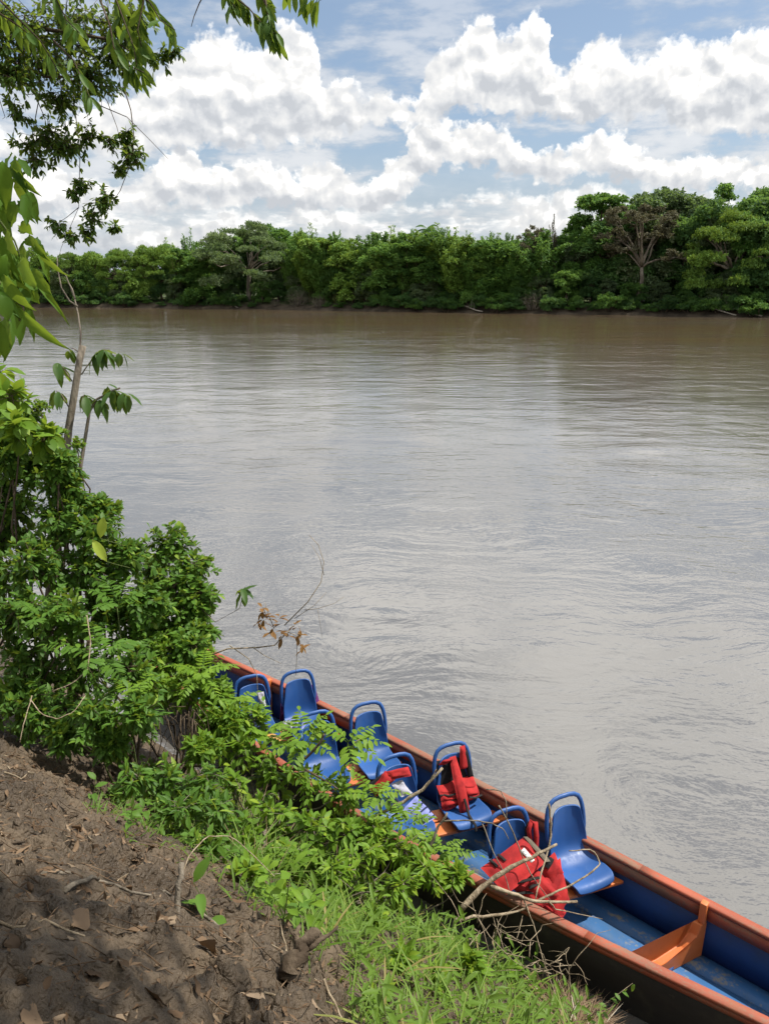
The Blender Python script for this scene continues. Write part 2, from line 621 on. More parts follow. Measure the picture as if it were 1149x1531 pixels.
def axis_grid(lo, d0, d1, hi, step, grow=1.16):
    mid = list(np.arange(d0, d1, step))
    left, x, h = [], d0, step
    while x > lo:
        h *= grow; x -= h; left.append(x)
    right, x, h = [], mid[-1], step
    while x < hi:
        h *= grow; x += h; right.append(x)
    return np.array(left[::-1] + mid + right)


def ground_z(t, s):
    return bank_z(t, s) + mud_relief(np.asarray(t, float), np.asarray(s, float))


def on_ground(px, py):
    """where the line of sight through a photo pixel meets the near bank -> (t, s, z)"""
    r = ray(px, py)
    l = np.linspace(0.8, 16, 900)
    P = l[:, None] * r[None] + np.array([0, 0, EYE_H])
    t = P[:, :2] @ D2; s = P[:, :2] @ N2
    g = bank_z(t, s)
    k = np.argmax(P[:, 2] <= g) if np.any(P[:, 2] <= g) else len(l) - 1
    return t[k], s[k], float(ground_z(t[k], s[k]))


def build_bank():
    tg = axis_grid(-260, -6.2, 0.6, 160, 0.0120)
    sg = axis_grid(-70, 0.05, 3.5, 8.0, 0.0120)
    Tm, Sm = np.meshgrid(tg, sg, indexing='ij')
    Z = ground_z(Tm, Sm)
    X = D2[0] * Tm + N2[0] * Sm; Y = D2[1] * Tm + N2[1] * Sm
    V = np.stack([X, Y, Z], -1).reshape(-1, 3)
    nt, ns = Tm.shape
    i = np.arange(nt - 1)[:, None] * ns; j = np.arange(ns - 1)[None]
    Q = np.stack([i + j, i + ns + j, i + ns + j + 1, i + j + 1], -1).reshape(-1, 4)
    m, k, out = new_mat('river_mud')
    co = obj_co(k)
    n1 = k.noise(co, 1.6, 5.0, 0.6)
    n2 = k.noise(co, 16.0, 4.0, 0.6)
    n3 = k.noise(co, 70.0, 4.0, 0.65)
    col = k.mix(k.smooth(n1, 0.35, 0.66), (0.058, 0.042, 0.027, 1), (0.122, 0.090, 0.058, 1))
    col = k.mix(k.smooth(n2, 0.42, 0.72, 0.0, 0.55), col, (0.030, 0.022, 0.015, 1))
    col = k.mix(k.smooth(n3, 0.58, 0.75, 0.0, 0.5), col, (0.16, 0.122, 0.083, 1))
    rough = k.lin(n1, 0.35, 0.65, 0.32, 0.72)
    vc = k.n('ShaderNodeTexVoronoi', feature='DISTANCE_TO_EDGE'); k.put(vc.inputs['Vector'], k.v('ADD', co, k.v('SCALE', k.noise(co, 9.0, 2.0, 0.5, color=True), scale=0.12))); k.put(vc.inputs['Scale'], 26.0)
    h = k.m('ADD', k.m('MULTIPLY', n2, 0.6), k.m('MULTIPLY', n3, 0.4))
    h = k.m('ADD', h, k.m('MULTIPLY', k.smooth(vc.outputs['Distance'], 0.0, 0.25), 0.15))
    principled(k, out, col, rough, 0.35, bump(k, h, 1.0, 0.03))
    o = link('river_bank', np_mesh('river_bank', V, Q, True, mats=[m]))
    o['kind'] = 'structure'


build_bank()

# ------------------------------------------------------------------ far bank
SHORE = [(-520, 330), (-300, 262), (-190, 226), (-130, 205)] + [tuple(at_z(px, py, 0)[:2]) for px, py in
         ((70, 460), (300, 461), (450, 463), (600, 466), (800, 469), (1000, 472), (1149, 475))] + [(86, 112), (150, 84), (260, 50), (520, -10)]
SHORE = np.array(SHORE)
_seg = np.linalg.norm(np.diff(SHORE, axis=0), axis=1)
SH_L = np.concatenate([[0], np.cumsum(_seg)])


def shore_at(l):
    p = np.array([np.interp(l, SH_L, SHORE[:, 0]), np.interp(l, SH_L, SHORE[:, 1])])
    q = np.array([np.interp(l + 6, SH_L, SHORE[:, 0]), np.interp(l + 6, SH_L, SHORE[:, 1])])
    q0 = np.array([np.interp(l - 6, SH_L, SHORE[:, 0]), np.interp(l - 6, SH_L, SHORE[:, 1])])
    d = (q - q0) / np.linalg.norm(q - q0)
    return p, d, np.array([-d[1], d[0]])      # point, along, inland


def shore_l(px):
    """shoreline parameter seen at photo column px"""
    r = ray(px, 466)
    l = np.linspace(0, SH_L[-1], 4000)
    x = np.interp(l, SH_L, SHORE[:, 0]); y = np.interp(l, SH_L, SHORE[:, 1])
    return l[np.argmin(np.abs(x / y - r[0] / r[1]) + (y < 0) * 9)]


def far_ground(inl):
    return float(np.interp(inl, [-6, -1, 0, 1.0, 2.2, 5, 12, 60, 3000], [-1.2, -0.3, 0.0, 0.45, 1.1, 1.7, 2.0, 2.4, 3.0]))


def build_far_bank():
    ls = np.linspace(0, SH_L[-1], 420)
    inl = np.array([-6, -2, -0.6, 0, 0.3, 0.7, 1.1, 1.6, 2.2, 3.2, 5, 8, 12, 20, 40, 90, 200, 500, 1200, 3000.0])
    V = []
    for l in ls:
        p, d, n = shore_at(l)
        wob = 1.3 * float(fbm(np.array(l * 0.11), np.array(3.1), 3, 9))
        for a in inl:
            b = a + wob * (1 if a < 30 else 0)
            q = p + n * b
            zz = far_ground(a) + (0.35 * float(fbm(np.array(l * 0.35), np.array(a * 0.5), 3, 4)) if 0 < a < 40 else 0)
            V.append((q[0], q[1], zz))
    m_ = len(inl)
    i = np.arange(len(ls) - 1)[:, None] * m_; j = np.arange(m_ - 1)[None]
    Q = np.stack([i + j, i + m_ + j, i + m_ + j + 1, i + j + 1], -1).reshape(-1, 4)
    m, k, out = new_mat('forest_soil')
    co = obj_co(k)
    n1 = k.noise(co, 0.35, 5.0, 0.6); n2 = k.noise(co, 2.5, 4.0, 0.6)
    z = k.sep(co)[2]
    col = k.mix(k.smooth(n1, 0.4, 0.6), (0.040, 0.031, 0.022, 1), (0.085, 0.066, 0.046, 1))
    col = k.mix(k.m('MULTIPLY', k.smooth(z, 0.7, 1.5), k.smooth(n2, 0.35, 0.55)), col, (0.035, 0.060, 0.015, 1))
    principled(k, out, col, 0.9, 0.2, bump(k, n2, 0.8, 0.15))
    o = link('far_bank', np_mesh('far_bank', V, Q, True, mats=[m]))
    o['kind'] = 'structure'


build_far_bank()


# ------------------------------------------------------------------ river
def build_river():
    m, k, out = new_mat('river_water')
    co = obj_co(k)
    # broad patches where the current smooths or roughens the surface
    patch = k.noise(k.v('MULTIPLY', co, (0.05, 0.09, 1)), 1.0, 3.0, 0.55)
    boil = k.noise(k.v('MULTIPLY', co, (0.25, 0.25, 1)), 1.0, 3.0, 0.5, dist=1.2)
    wv = k.v('ADD', co, k.v('SCALE', k.v('SUBTRACT', k.noise(co, 0.35, 2.0, 0.5, color=True), (0.5, 0.5, 0.5)), scale=1.6))
    swell = k.noise(k.v('MULTIPLY', wv, (0.32, 0.85, 1)), 1.0, 2.0, 0.5)
    chop = k.noise(k.v('MULTIPLY', wv, (0.95, 2.6, 1)), 1.0, 3.0, 0.55)
    rip = k.noise(k.v('MULTIPLY', wv, (5.0, 8.0, 1)), 1.0, 3.0, 0.55)
    a1 = k.smooth(patch, 0.38, 0.60, 0.15, 1.0)
    a2 = k.smooth(boil, 0.35, 0.65, 0.45, 1.0)
    long = k.noise(k.v('MULTIPLY', co, (0.06, 0.26, 1)), 1.0, 3.0, 0.55)
    h = k.m('ADD', k.m('MULTIPLY', swell, 0.030), k.m('MULTIPLY', long, 0.055))
    h = k.m('ADD', h, k.m('MULTIPLY', k.m('MULTIPLY', chop, a1), 0.024))
    h = k.m('ADD', h, k.m('MULTIPLY', k.m('MULTIPLY', rip, a2), 0.0095))
    h = k.m('ADD', h, k.m('MULTIPLY', boil, 0.035))
    fine = k.noise(k.v('MULTIPLY', wv, (14.0, 22.0, 1)), 1.0, 2.0, 0.5)
    h = k.m('ADD', h, k.m('MULTIPLY', fine, 0.0012))
    nrm = bump(k, h, 1.0, 1.0)
    water_tone = k.noise(k.v('MULTIPLY', co, (0.03, 0.06, 1)), 1.0, 4.0, 0.6)
    col = k.mix(k.smooth(water_tone, 0.35, 0.65), (0.096, 0.092, 0.086, 1), (0.122, 0.117, 0.110, 1))
    off = k.v('DOT_PRODUCT', co, (float(N2[0]), float(N2[1]), 0.0))
    col = k.mix(k.m('MULTIPLY', k.smooth(off, 18.0, 75.0), k.smooth(water_tone, 0.2, 0.6, 0.55, 1.0)), col, (0.115, 0.082, 0.046, 1))   # base colour turns browner away from the near bank
    principled(k, out, col, 0.03, 0.5, nrm, IOR=2.2)
    V = [(-2500, -400, 0), (2500, -400, 0), (2500, 2500, 0), (-2500, 2500, 0)]
    o = link('river', np_mesh('river', V, np.array([[0, 1, 2, 3]]), mats=[m]))
    o['kind'] = 'structure'


build_river()
# ------------------------------------------------------------------ the boat
def paint_mat(name, col, worn, wear=0.5, rough=0.42, scale=6.0, stretch=(1, 1, 1), dirt=None, b=0.3):
    m, k, out = new_mat(name)
    co = obj_co(k)
    c2 = k.v('MULTIPLY', co, stretch)
    n1 = k.noise(c2, scale, 6.0, 0.65)
    n2 = k.noise(co, scale * 6, 4.0, 0.65)
    n3 = k.noise(co, 1.7, 3.0, 0.5)
    lo = 0.72 - 0.35 * wear
    f = k.smooth(k.m('ADD', k.m('MULTIPLY', n1, 0.65), k.m('MULTIPLY', n2, 0.35)), lo, lo + 0.12)
    base = k.mix(k.smooth(n3, 0.3, 0.7), tuple(c * 0.82 for c in col) + (1,), tuple(min(1, c * 1.12) for c in col) + (1,))
    c = k.mix(f, base, worn + (1,))
    if dirt:
        c = k.mix(k.smooth(k.noise(co, 3.2, 5.0, 0.65), 0.50, 0.72, 0.0, 0.6), c, dirt + (1,))
    rg = k.lin(n1, 0.3, 0.7, rough - 0.08, rough + 0.22)
    h = k.m('ADD', n1, k.m('MULTIPLY', n2, 0.5))
    principled(k, out, c, rg, 0.45, bump(k, h, b, 0.006))
    return m


M['orange'] = paint_mat('orange_paint', (0.29, 0.066, 0.032), (0.20, 0.095, 0.06), 0.68, 0.6, 9.0, (0.3, 1, 1), (0.22, 0.085, 0.04))
M['orange_old'] = paint_mat('orange_old_paint', (0.25, 0.062, 0.032), (0.18, 0.10, 0.065), 0.75, 0.65, 10.0, (0.25, 1, 1), (0.16, 0.07, 0.04))
M['orange_board'] = paint_mat('orange_board_paint', (0.50, 0.135, 0.035), (0.40, 0.20, 0.09), 0.45, 0.45, 6.0, (1, 0.3, 1), (0.38, 0.13, 0.05))
M['blue_hull'] = paint_mat('blue_hull_paint', (0.014, 0.048, 0.165), (0.08, 0.105, 0.135), 0.30, 0.5, 6.0, (0.35, 1, 1), (0.020, 0.040, 0.085))
M['blue_floor'] = paint_mat('blue_floor_paint', (0.030, 0.110, 0.270), (0.20, 0.19, 0.155), 0.62, 0.6, 6.0, (0.5, 1.2, 1), (0.055, 0.10, 0.16), 0.5)
M['hull_dark'] = paint_mat('hull_tar', (0.012, 0.010, 0.009), (0.05, 0.04, 0.03), 0.35, 0.6, 5.0, (0.4, 1, 1), (0.05, 0.045, 0.03))
M['blue_plastic'] = paint_mat('blue_plastic', (0.016, 0.078, 0.265), (0.08, 0.15, 0.29), 0.34, 0.45, 14.0, (1, 1, 1), (0.03, 0.075, 0.20), 0.08)
M['seat_dark'] = paint_mat('seat_underside', (0.10, 0.030, 0.022), (0.15, 0.07, 0.04), 0.4)

BOAT_T, BOAT_S = -3.5, 4.30
boat = thing('wooden_boat', 'long narrow wooden boat painted orange and blue moored beside the bank', 'boat',
             ts(BOAT_T, BOAT_S, 0), math.atan2(D2[1], D2[0]))
_bt = [-8.3, -8.05, -7.7, -7.1, -6.3, -5.6, -4.5, -3.5, -2.7, -1.9, -1.26, -0.7, 0.0, 1.0, 2.0]
_bn = [4.36, 4.27, 4.13, 4.00, 3.92, 3.87, 3.80, 3.78, 3.84, 3.92, 4.00, 4.08, 4.17, 4.29, 4.38]
_bf = [4.40, 4.46, 4.58, 4.70, 4.78, 4.81, 4.83, 4.83, 4.82, 4.81, 4.80, 4.80, 4.79, 4.76, 4.72]
_bz = [0.74, 0.68, 0.56, 0.48, 0.455, 0.45, 0.45, 0.45, 0.45, 0.45, 0.45, 0.45, 0.45, 0.46, 0.48]
GZ = 0.45
FLOOR_Z = 0.035


def side(t, which):
    y = np.interp(t, _bt, _bn if which < 0 else _bf) - BOAT_S
    return y


def smooth_interp(t, ys):
    # a little smoothing so that the plank line is a fair curve
    return np.mean([np.interp(np.asarray(t) + o, _bt, ys) for o in (-0.45, -0.22, 0, 0.22, 0.45)], axis=0)


BT = np.linspace(-8.25, 2.0, 90)
BN = smooth_interp(BT, _bn) - BOAT_S
BF = smooth_interp(BT, _bf) - BOAT_S
BZ = smooth_interp(BT, _bz)
BX = BT - BOAT_T


def strip(section, closed=True, rng=None):
    """sweep: section(i) -> (k,2) array of (y, z) at station i"""
    ids = list(range(*(rng or (0, len(BT)))))
    S = np.array([section(i) for i in ids])
    n, k = S.shape[:2]
    xs = BX[ids].copy()
    if rng:
        xs[0] += 0.002; xs[-1] -= 0.002
    V = np.concatenate([np.repeat(xs[:, None, None], k, 1), S], -1).reshape(-1, 3)
    i = np.arange(n - 1)[:, None] * k
    kk = k if closed else k - 1
    j = np.arange(kk)[None]; j2 = (j + 1) % k
    Q = np.stack([i + j, i + j2, i + k + j2, i + k + j], -1).reshape(-1, 4)
    T = []
    F4 = []
    if closed:
        e = (n - 1) * k
        for a in range(1, k - 1):
            T.append([0, a + 1, a]); T.append([e, e + a, e + a + 1])
    return V, Q, np.array(T) if T else None


def bow(i):
    return np.clip((BT[i] + 8.25) / 2.0, 0, 1)


def hull_profile(i, sg, off):
    """outer hull face, from the gunwale down to the bottom; off moves it inwards"""
    y0 = BN[i] if sg < 0 else BF[i]
    c = 0.5 * (BN[i] + BF[i])
    z0 = BZ[i]
    zb = -0.10 + 0.35 * (1 - bow(i)) ** 2
    w = abs(y0 - c)
    ys = [y0, c + sg * w * 0.985, c + sg * w * 0.965, c + sg * w * 0.90]
    zs = [z0 - 0.015, z0 * 0.6 + zb * 0.4, z0 * 0.25 + zb * 0.75, zb]
    return np.array([(y - sg * off, z) for y, z in zip(ys, zs)])


# hull: one dark outer shell with the flat bottom
def sec_hull(i):
    a = hull_profile(i, -1, 0.004); b = hull_profile(i, 1, 0.004)
    return np.vstack([a, b[::-1], hull_profile(i, 1, 0.024), hull_profile(i, -1, 0.024)[::-1]])


g = Geo(); V, Q, T = strip(sec_hull); g.add(V, Q, T); g.obj('hull', M['hull_dark'], boat)
for sg in (-1, 1):
    # inner planking
    for lo, hi in ((0.0, 0.86),):
        def sec_in(i, sg=sg, lo=lo, hi=hi):
            p = hull_profile(i, sg, 0.026)
            z1 = FLOOR_Z - 0.01 + (BZ[i] - FLOOR_Z) * lo; z2 = FLOOR_Z - 0.01 + (BZ[i] - FLOOR_Z) * hi
            zz = np.array([z1, (z1 + z2) / 2, z2])
            yy = np.interp(zz, p[::-1, 1], p[::-1, 0])
            o = np.stack([yy, zz], -1)
            q = o.copy(); q[:, 0] -= sg * 0.004
            return np.vstack([o, q[::-1]])
        g = Geo(); V, Q, T = strip(sec_in); g.add(V, Q, T); g.obj('side_plank', M['blue_hull'], boat)

    # orange inner board below the rail
    def sec_board(i, sg=sg):
        p = hull_profile(i, sg, 0.026)
        z1, z2 = BZ[i] - 0.105, BZ[i] - 0.012
        zz = np.array([z1, z2]); yy = np.interp(zz, p[::-1, 1], p[::-1, 0])
        return np.array([(yy[0], z1), (yy[1], z2), (yy[1] - sg * 0.03, z2), (yy[0] - sg * 0.03, z1)])
    for a, b in ((0, 33), (32, 61), (60, 90)):
        g = Geo(); V, Q, T = strip(sec_board, True, (a, b)); g.add(V, Q, T); g.obj('inner_board', M['orange_old' if a == 32 else 'orange'], boat)

    # rail cap, rounded
    def sec_cap(i, sg=sg):
        y0 = (BN[i] if sg < 0 else BF[i]); z = BZ[i]
        w = 0.058
        return np.array([(y0 + sg * 0.014, z - 0.010), (y0 + sg * 0.017, z + 0.008), (y0 + sg * 0.010, z + 0.018), (y0 - sg * (w - 0.01), z + 0.020),
                         (y0 - sg * w, z + 0.012), (y0 - sg * w, z - 0.011)])
    for a, b in ((0, 30), (29, 57), (56, 90)):
        g = Geo(); V, Q, T = strip(sec_cap, True, (a, b)); g.add(V, Q, T); g.obj('rail', M['orange_old' if a == 29 else 'orange'], boat)

    # outer rubbing strake
    def sec_str(i, sg=sg):
        y0 = (BN[i] if sg < 0 else BF[i]); z = BZ[i]
        return np.array([(y0 - sg * 0.003, z - 0.012), (y0 + sg * 0.010, z - 0.012), (y0 + sg * 0.008, z - 0.052), (y0 - sg * 0.003, z - 0.055)])
    g = Geo(); V, Q, T = strip(sec_str); g.add(V, Q, T); g.obj('rubbing_strake', M['orange'], boat)

# transom and bow block
i = len(BT) - 1
g = Geo(); p = hull_profile(i, -1, 0.0); q = hull_profile(i, 1, 0.0)
pts = np.vstack([p, q[::-1]])
V = np.vstack([np.column_stack([np.full(8, BX[i] - 0.03), pts]), np.column_stack([np.full(8, BX[i] + 0.012), pts])])
T = [[0, a, a + 1] for a in range(1, 7)] + [[8, 8 + a + 1, 8 + a] for a in range(1, 7)]
Q = [[a, (a + 1) % 8, 8 + (a + 1) % 8, 8 + a] for a in range(8)]
g.add(V, Q, T); g.obj('transom', M['orange'], boat)

# floor boards with narrow seams
NB = 4
for b in range(NB):
    def sec_fl(i, b=b):
        pa = hull_profile(i, -1, 0.03); pb = hull_profile(i, 1, 0.03)
        z = max(FLOOR_Z, -0.10 + 0.35 * (1 - bow(i)) ** 2 + 0.02)
        y0 = np.interp(z, pa[::-1, 1], pa[::-1, 0]); y1 = np.interp(z, pb[::-1, 1], pb[::-1, 0])
        a0 = y0 + (y1 - y0) * b / NB + 0.003; a1 = y0 + (y1 - y0) * (b + 1) / NB - 0.003
        return np.array([(a0, z - 0.015), (a1, z - 0.015), (a1, z), (a0, z)])
    g = Geo(); V, Q, T = strip(sec_fl); g.add(V, Q, T); g.obj('floor_board', M['blue_floor'], boat)


def bst(t, s, z):
    return np.array([t - BOAT_T, s - BOAT_S, z])


# ribs: floor timber with knees rising to the rail
def rib(t, thick=0.06):
    i = int(np.argmin(np.abs(BT - t)))
    c = 0.5 * (BN[i] + BF[i])
    pa = hull_profile(i, -1, 0.045); pb = hull_profile(i, 1, 0.045)
    L = lambda z: np.interp(z, pa[::-1, 1], pa[::-1, 0])
    R_ = lambda z: np.interp(z, pb[::-1, 1], pb[::-1, 0])
    z0, zt = FLOOR_Z + 0.002, BZ[i] - 0.128
    out = [(L(z0), z0), (L(zt), zt), (L(zt) + 0.05, zt), (L(0.20) + 0.075, 0.22), (L(0.12) + 0.16, 0.155), (c, 0.135), (R_(0.12) - 0.16, 0.165), (R_(0.2) - 0.075, 0.24),
           (R_(zt) - 0.055, zt), (R_(zt), zt), (R_(z0), z0)]
    n = len(out)
    P = np.array(out)
    x0 = BT[i] - BOAT_T
    sk_ = (P[:, 0] - c) * 0.38
    V = np.vstack([np.column_stack([x0 + sk_ - thick / 2, P]), np.column_stack([x0 + sk_ + thick / 2, P])])
    bm = bmesh.new()
    vs = [bm.verts.new(v) for v in V]
    bm.faces.new(vs[:n]); bm.faces.new(vs[n:][::-1])
    for a in range(n):
        b = (a + 1) % n
        bm.faces.new((vs[b], vs[a], vs[n + a], vs[n + b]))
    bmesh.ops.triangulate(bm, faces=[f for f in bm.faces if len(f.verts) > 4])
    bmesh.ops.recalc_face_normals(bm, faces=bm.faces)
    me = bpy.data.meshes.new('rib'); bm.to_mesh(me); bm.free(); me.materials.append(M['orange_board'])
    o = link('rib', me, boat)
    mo = o.modifiers.new('bevel', 'BEVEL'); mo.width = 0.006; mo.segments = 2; mo.limit_method = 'ANGLE'
    # head of the knee standing up against the inner board
    g = Geo()
    g.box((x0 + 0.38 * (R_(0.3) - c), R_(BZ[i] - 0.06) - 0.018, BZ[i] - 0.045), (thick * 0.8, 0.055, 0.165))
    g.obj('knee_head', M['orange_board'], o, bevel=0.005)
    g = Geo()
    g.box((x0 + thick / 2 + 0.022, c - 0.06, FLOOR_Z + 0.02), (0.032, (R_(0) - L(0)) * 0.62, 0.034))
    g.obj('floor_cleat', M['blue_hull'], o, bevel=0.004)


rib(-1.46)
rib(-6.15)
rib(0.35)

# ---- seats --------------------------------------------------------------------
SEAT_Z = 0.335


def seat_shell_mesh():
    """pan and back in one moulded shell; x forwards, y across, z up; origin on the bench under the pan"""
    prof = []
    # rear-to-front profile starting at the top of the back
    back = [(-0.262, 0.435), (-0.256, 0.41), (-0.246, 0.355), (-0.232, 0.285), (-0.220, 0.215), (-0.208, 0.14), (-0.190, 0.085), (-0.160, 0.048), (-0.115, 0.030)]
    pan = [(-0.06, 0.022), (0.0, 0.024), (0.06, 0.030), (0.115, 0.036), (0.155, 0.033), (0.176, 0.018), (0.184, -0.006)]
    prof = back + pan
    half = [0.122, 0.146, 0.158, 0.170, 0.190, 0.196, 0.196, 0.198, 0.200, 0.203, 0.206, 0.208, 0.207, 0.200, 0.188, 0.176]
    nu = 13
    V = []
    for (x, z), h in zip(prof, half):
        for u in np.linspace(-1, 1, nu):
            isback = z > 0.06
            edge = abs(u) ** 3
            dx = 0.030 * edge if isback else 0.0
            dz = 0.018 * edge if not isback else 0.0
            if not isback and x > -0.1:
                dz += -0.012 * (1 - u * u) * (1 if x < 0.15 else 0.4)
            V.append((x + dx + (0.012 * (1 - abs(u)) if isback else 0) * -1, u * h, z + dz))
    n = len(prof)
    i = np.arange(n - 1)[:, None] * nu; j = np.arange(nu - 1)[None]
    Q = np.stack([i + j, i + j + 1, i + nu + j + 1, i + nu + j], -1).reshape(-1, 4)
    me = np_mesh('seat', V, Q, True, mats=[M['blue_plastic']])
    return me


SEAT_ME = seat_shell_mesh()


def handle_mesh():
    # hoop that leaves the shoulders of the back, stands off by a slot and arches over the top
    half = [(0.186, 0.19), (0.191, 0.24), (0.193, 0.30), (0.190, 0.36), (0.183, 0.41), (0.170, 0.455), (0.146, 0.494), (0.104, 0.517), (0.05, 0.526)]
    pts = [(y, z) for y, z in half] + [(-y, z) for y, z in half[::-1]]
    P = np.array([(-0.198 - (z - 0.15) * 0.20, y, z) for y, z in pts])
    g = Geo()
    g.tube(P, [0.015] + [0.020] * (len(P) - 2) + [0.015], 10, flat=0.75)
    return g.mesh('handle', M['blue_plastic'], True)


HANDLE_ME = handle_mesh()


def bracket_mesh():
    g = Geo()
    g.box((0.0, 0, 0.003), (0.36, 0.33, 0.018))
    return g.mesh('seat_base', M['seat_dark'])


BRACKET_ME = bracket_mesh()


def drain_mesh():
    g = Geo()
    a = np.linspace(0, 2 * math.pi, 9)[:-1]
    V = np.vstack([[(0.05, 0, 0.0155)], np.column_stack([0.05 + 0.011 * np.cos(a), 0.015 * np.sin(a), np.full(8, 0.0158)])])
    g.add(V, None, [[0, 1 + i, 1 + (i + 1) % 8] for i in range(8)])
    return g.mesh('drain_hole', M['hull_dark'])


DRAIN_ME = drain_mesh()
SEATS = {}


def seat(key, t, s, yaw=0.0):
    o = link('seat', SEAT_ME, boat, loc=bst(t, s, SEAT_Z), rot=(0, 0, yaw), scale=(0.95, 0.90, 0.97))
    sm = o.modifiers.new('subd', 'SUBSURF'); sm.levels = 1; sm.render_levels = 2
    so = o.modifiers.new('solid', 'SOLIDIFY'); so.thickness = 0.014; so.offset = -1
    link('handle', HANDLE_ME, o)
    link('seat_base', BRACKET_ME, o, loc=(0, 0, -0.022))
    link('drain_hole', DRAIN_ME, o)
    SEATS[key] = (t, s, yaw)
    return o


ROWS = {'1n': (-5.46, 4.12), '1f': (-5.20, 4.50), '2n': (-4.47, 4.10), '2f': (-4.24, 4.53),
        '3n': (-3.48, 4.085), '3f': (-3.24, 4.53), '4n': (-2.40, 4.13), '4f': (-2.17, 4.57)}
for kk, (t, s) in ROWS.items():
    seat(kk, t, s, -0.40 + random.uniform(-0.03, 0.03))
for r in '1234':
    tm = 0.5 * (ROWS[r + 'n'][0] + ROWS[r + 'f'][0])
    sk = (ROWS[r + 'f'][0] - ROWS[r + 'n'][0]) / (ROWS[r + 'f'][1] - ROWS[r + 'n'][1])
    i = int(np.argmin(np.abs(BT - tm)))
    y0, y1 = BN[i] + 0.062, BF[i] - 0.062
    for dx, w in ((-0.10, 0.155), (0.085, 0.165)):
        g = Geo()
        yc = (y0 + y1) / 2
        V = []
        for y in (y0, y1):
            xc = tm - BOAT_T + (y - yc) * sk + dx
            for x in (-w / 2, w / 2):
                for z in (0.275, 0.302):
                    V.append((xc + x, y, z))
        q = [[0, 1, 3, 2], [4, 6, 7, 5], [0, 4, 5, 1], [2, 3, 7, 6], [0, 2, 6, 4], [1, 5, 7, 3]]
        g.add(V, q); g.obj('bench_board', M['orange_board'], boat, bevel=0.004)
# ------------------------------------------------------------------ foliage tools
def unit(v):
    v = np.asarray(v, float)
    return v / (np.linalg.norm(v, axis=-1, keepdims=True) + 1e-9)


def leaf_template(rows=(0.28, 0.55, 0.8), widths=(0.42, 0.5, 0.32), fold=0.12, droop=0.18, stalk=0.0):
    """x along the leaf, y across, z up; length 1, width scaled later (widths are half-widths for width 1)"""
    V = [(stalk, 0, 0, 0)]
    for u, w in zip(rows, widths):
        z = -droop * u * u
        V += [(u, w, z, fold * w), (u, 0, z, 0), (u, -w, z, fold * w)]
    V.append((1, 0, -droop, 0))
    n = len(rows)
    T = [[0, 2, 1], [0, 3, 2]]
    Q = []
    for i in range(n - 1):
        a = 1 + 3 * i
        Q += [[a, a + 1, a + 4, a + 3], [a + 1, a + 2, a + 5, a + 4]]
    a = 1 + 3 * (n - 1); e = len(V) - 1
    T += [[a, a + 1, e], [a + 1, a + 2, e]]
    return np.array(V, float), np.array(Q).reshape(-1, 4), np.array(T)


def diamond_template(fold=0.18, droop=0.1):
    V = [(0, 0, 0, 0), (0.45, 0.5, 0, fold * 0.5), (1, 0, -droop, 0), (0.45, -0.5, 0, fold * 0.5)]
    return np.array(V, float), np.zeros((0, 4), int), np.array([[0, 2, 1], [0, 3, 2]])


def spray_template(n=5, seed=1, spread=1.0, w=0.42):
    rg = np.random.default_rng(seed)
    Vs, Ts = [], []
    for i in range(n):
        V, _, T = diamond_template(0.25, rg.uniform(0, 0.3))
        V = np.column_stack([V[:, 0] * 0.62, V[:, 1] * w, (V[:, 2] + V[:, 3]) * 0.62])
        a = rg.uniform(-1.2, 1.2) + (i - n / 2) * 0.9
        b = rg.uniform(-0.5, 0.5)
        R = np.array(Euler((rg.uniform(-0.7, 0.7), b, a)).to_matrix())
        V = V @ R.T + rg.uniform(-0.22, 0.22, 3) * spread
        Ts.append(T + 4 * i); Vs.append(V)
    return np.vstack(Vs), np.zeros((0, 4), int), np.vstack(Ts)


TPL_LEAF = leaf_template()
TPL_SMALL = diamond_template()
TPL_OBOV = leaf_template((0.35, 0.65, 0.88), (0.30, 0.5, 0.42), 0.10, 0.22)
TPL_LANCE = leaf_template((0.2, 0.5, 0.8), (0.36, 0.5, 0.27), 0.2, 0.28)
TPL_BLADE = leaf_template((0.3, 0.6, 0.85), (0.5, 0.45, 0.25), 0.35, 0.45)
SPRAYS = [spray_template(5, s) for s in range(4)]


def batch(geo, tpl, P, D, U, L, W, a=0.5):
    """place N copies of a leaf: P base, D direction, U rough up, L length, W width, a tint"""
    P = np.asarray(P, float).reshape(-1, 3)
    N = len(P)
    if N == 0:
        return
    D = unit(np.broadcast_to(D, (N, 3))); U = np.broadcast_to(U, (N, 3))
    Y = unit(np.cross(U, D)); Z = np.cross(D, Y)
    L = np.broadcast_to(np.asarray(L, float), (N,)); W = np.broadcast_to(np.asarray(W, float), (N,))
    V, Q, T = tpl
    k = len(V)
    fz = V[None, :, 3:4] * W[:, None, None] * 1.6 if V.shape[1] > 3 else 0.0
    out = P[:, None] + (V[None, :, 0:1] * L[:, None, None]) * D[:, None] + (V[None, :, 1:2] * W[:, None, None]) * Y[:, None] + (V[None, :, 2:3] * L[:, None, None] + fz) * Z[:, None]
    off = (np.arange(N) * k)[:, None, None]
    Qn = (Q[None] + off).reshape(-1, 4) if len(Q) else None
    Tn = (T[None] + off).reshape(-1, 3) if len(T) else None
    a = np.repeat(np.broadcast_to(np.asarray(a, float), (N,)), k)
    geo.add(out.reshape(-1, 3), Qn, Tn, a)


def rand_dirs(rg, n):
    v = rg.normal(size=(n, 3))
    return unit(v)


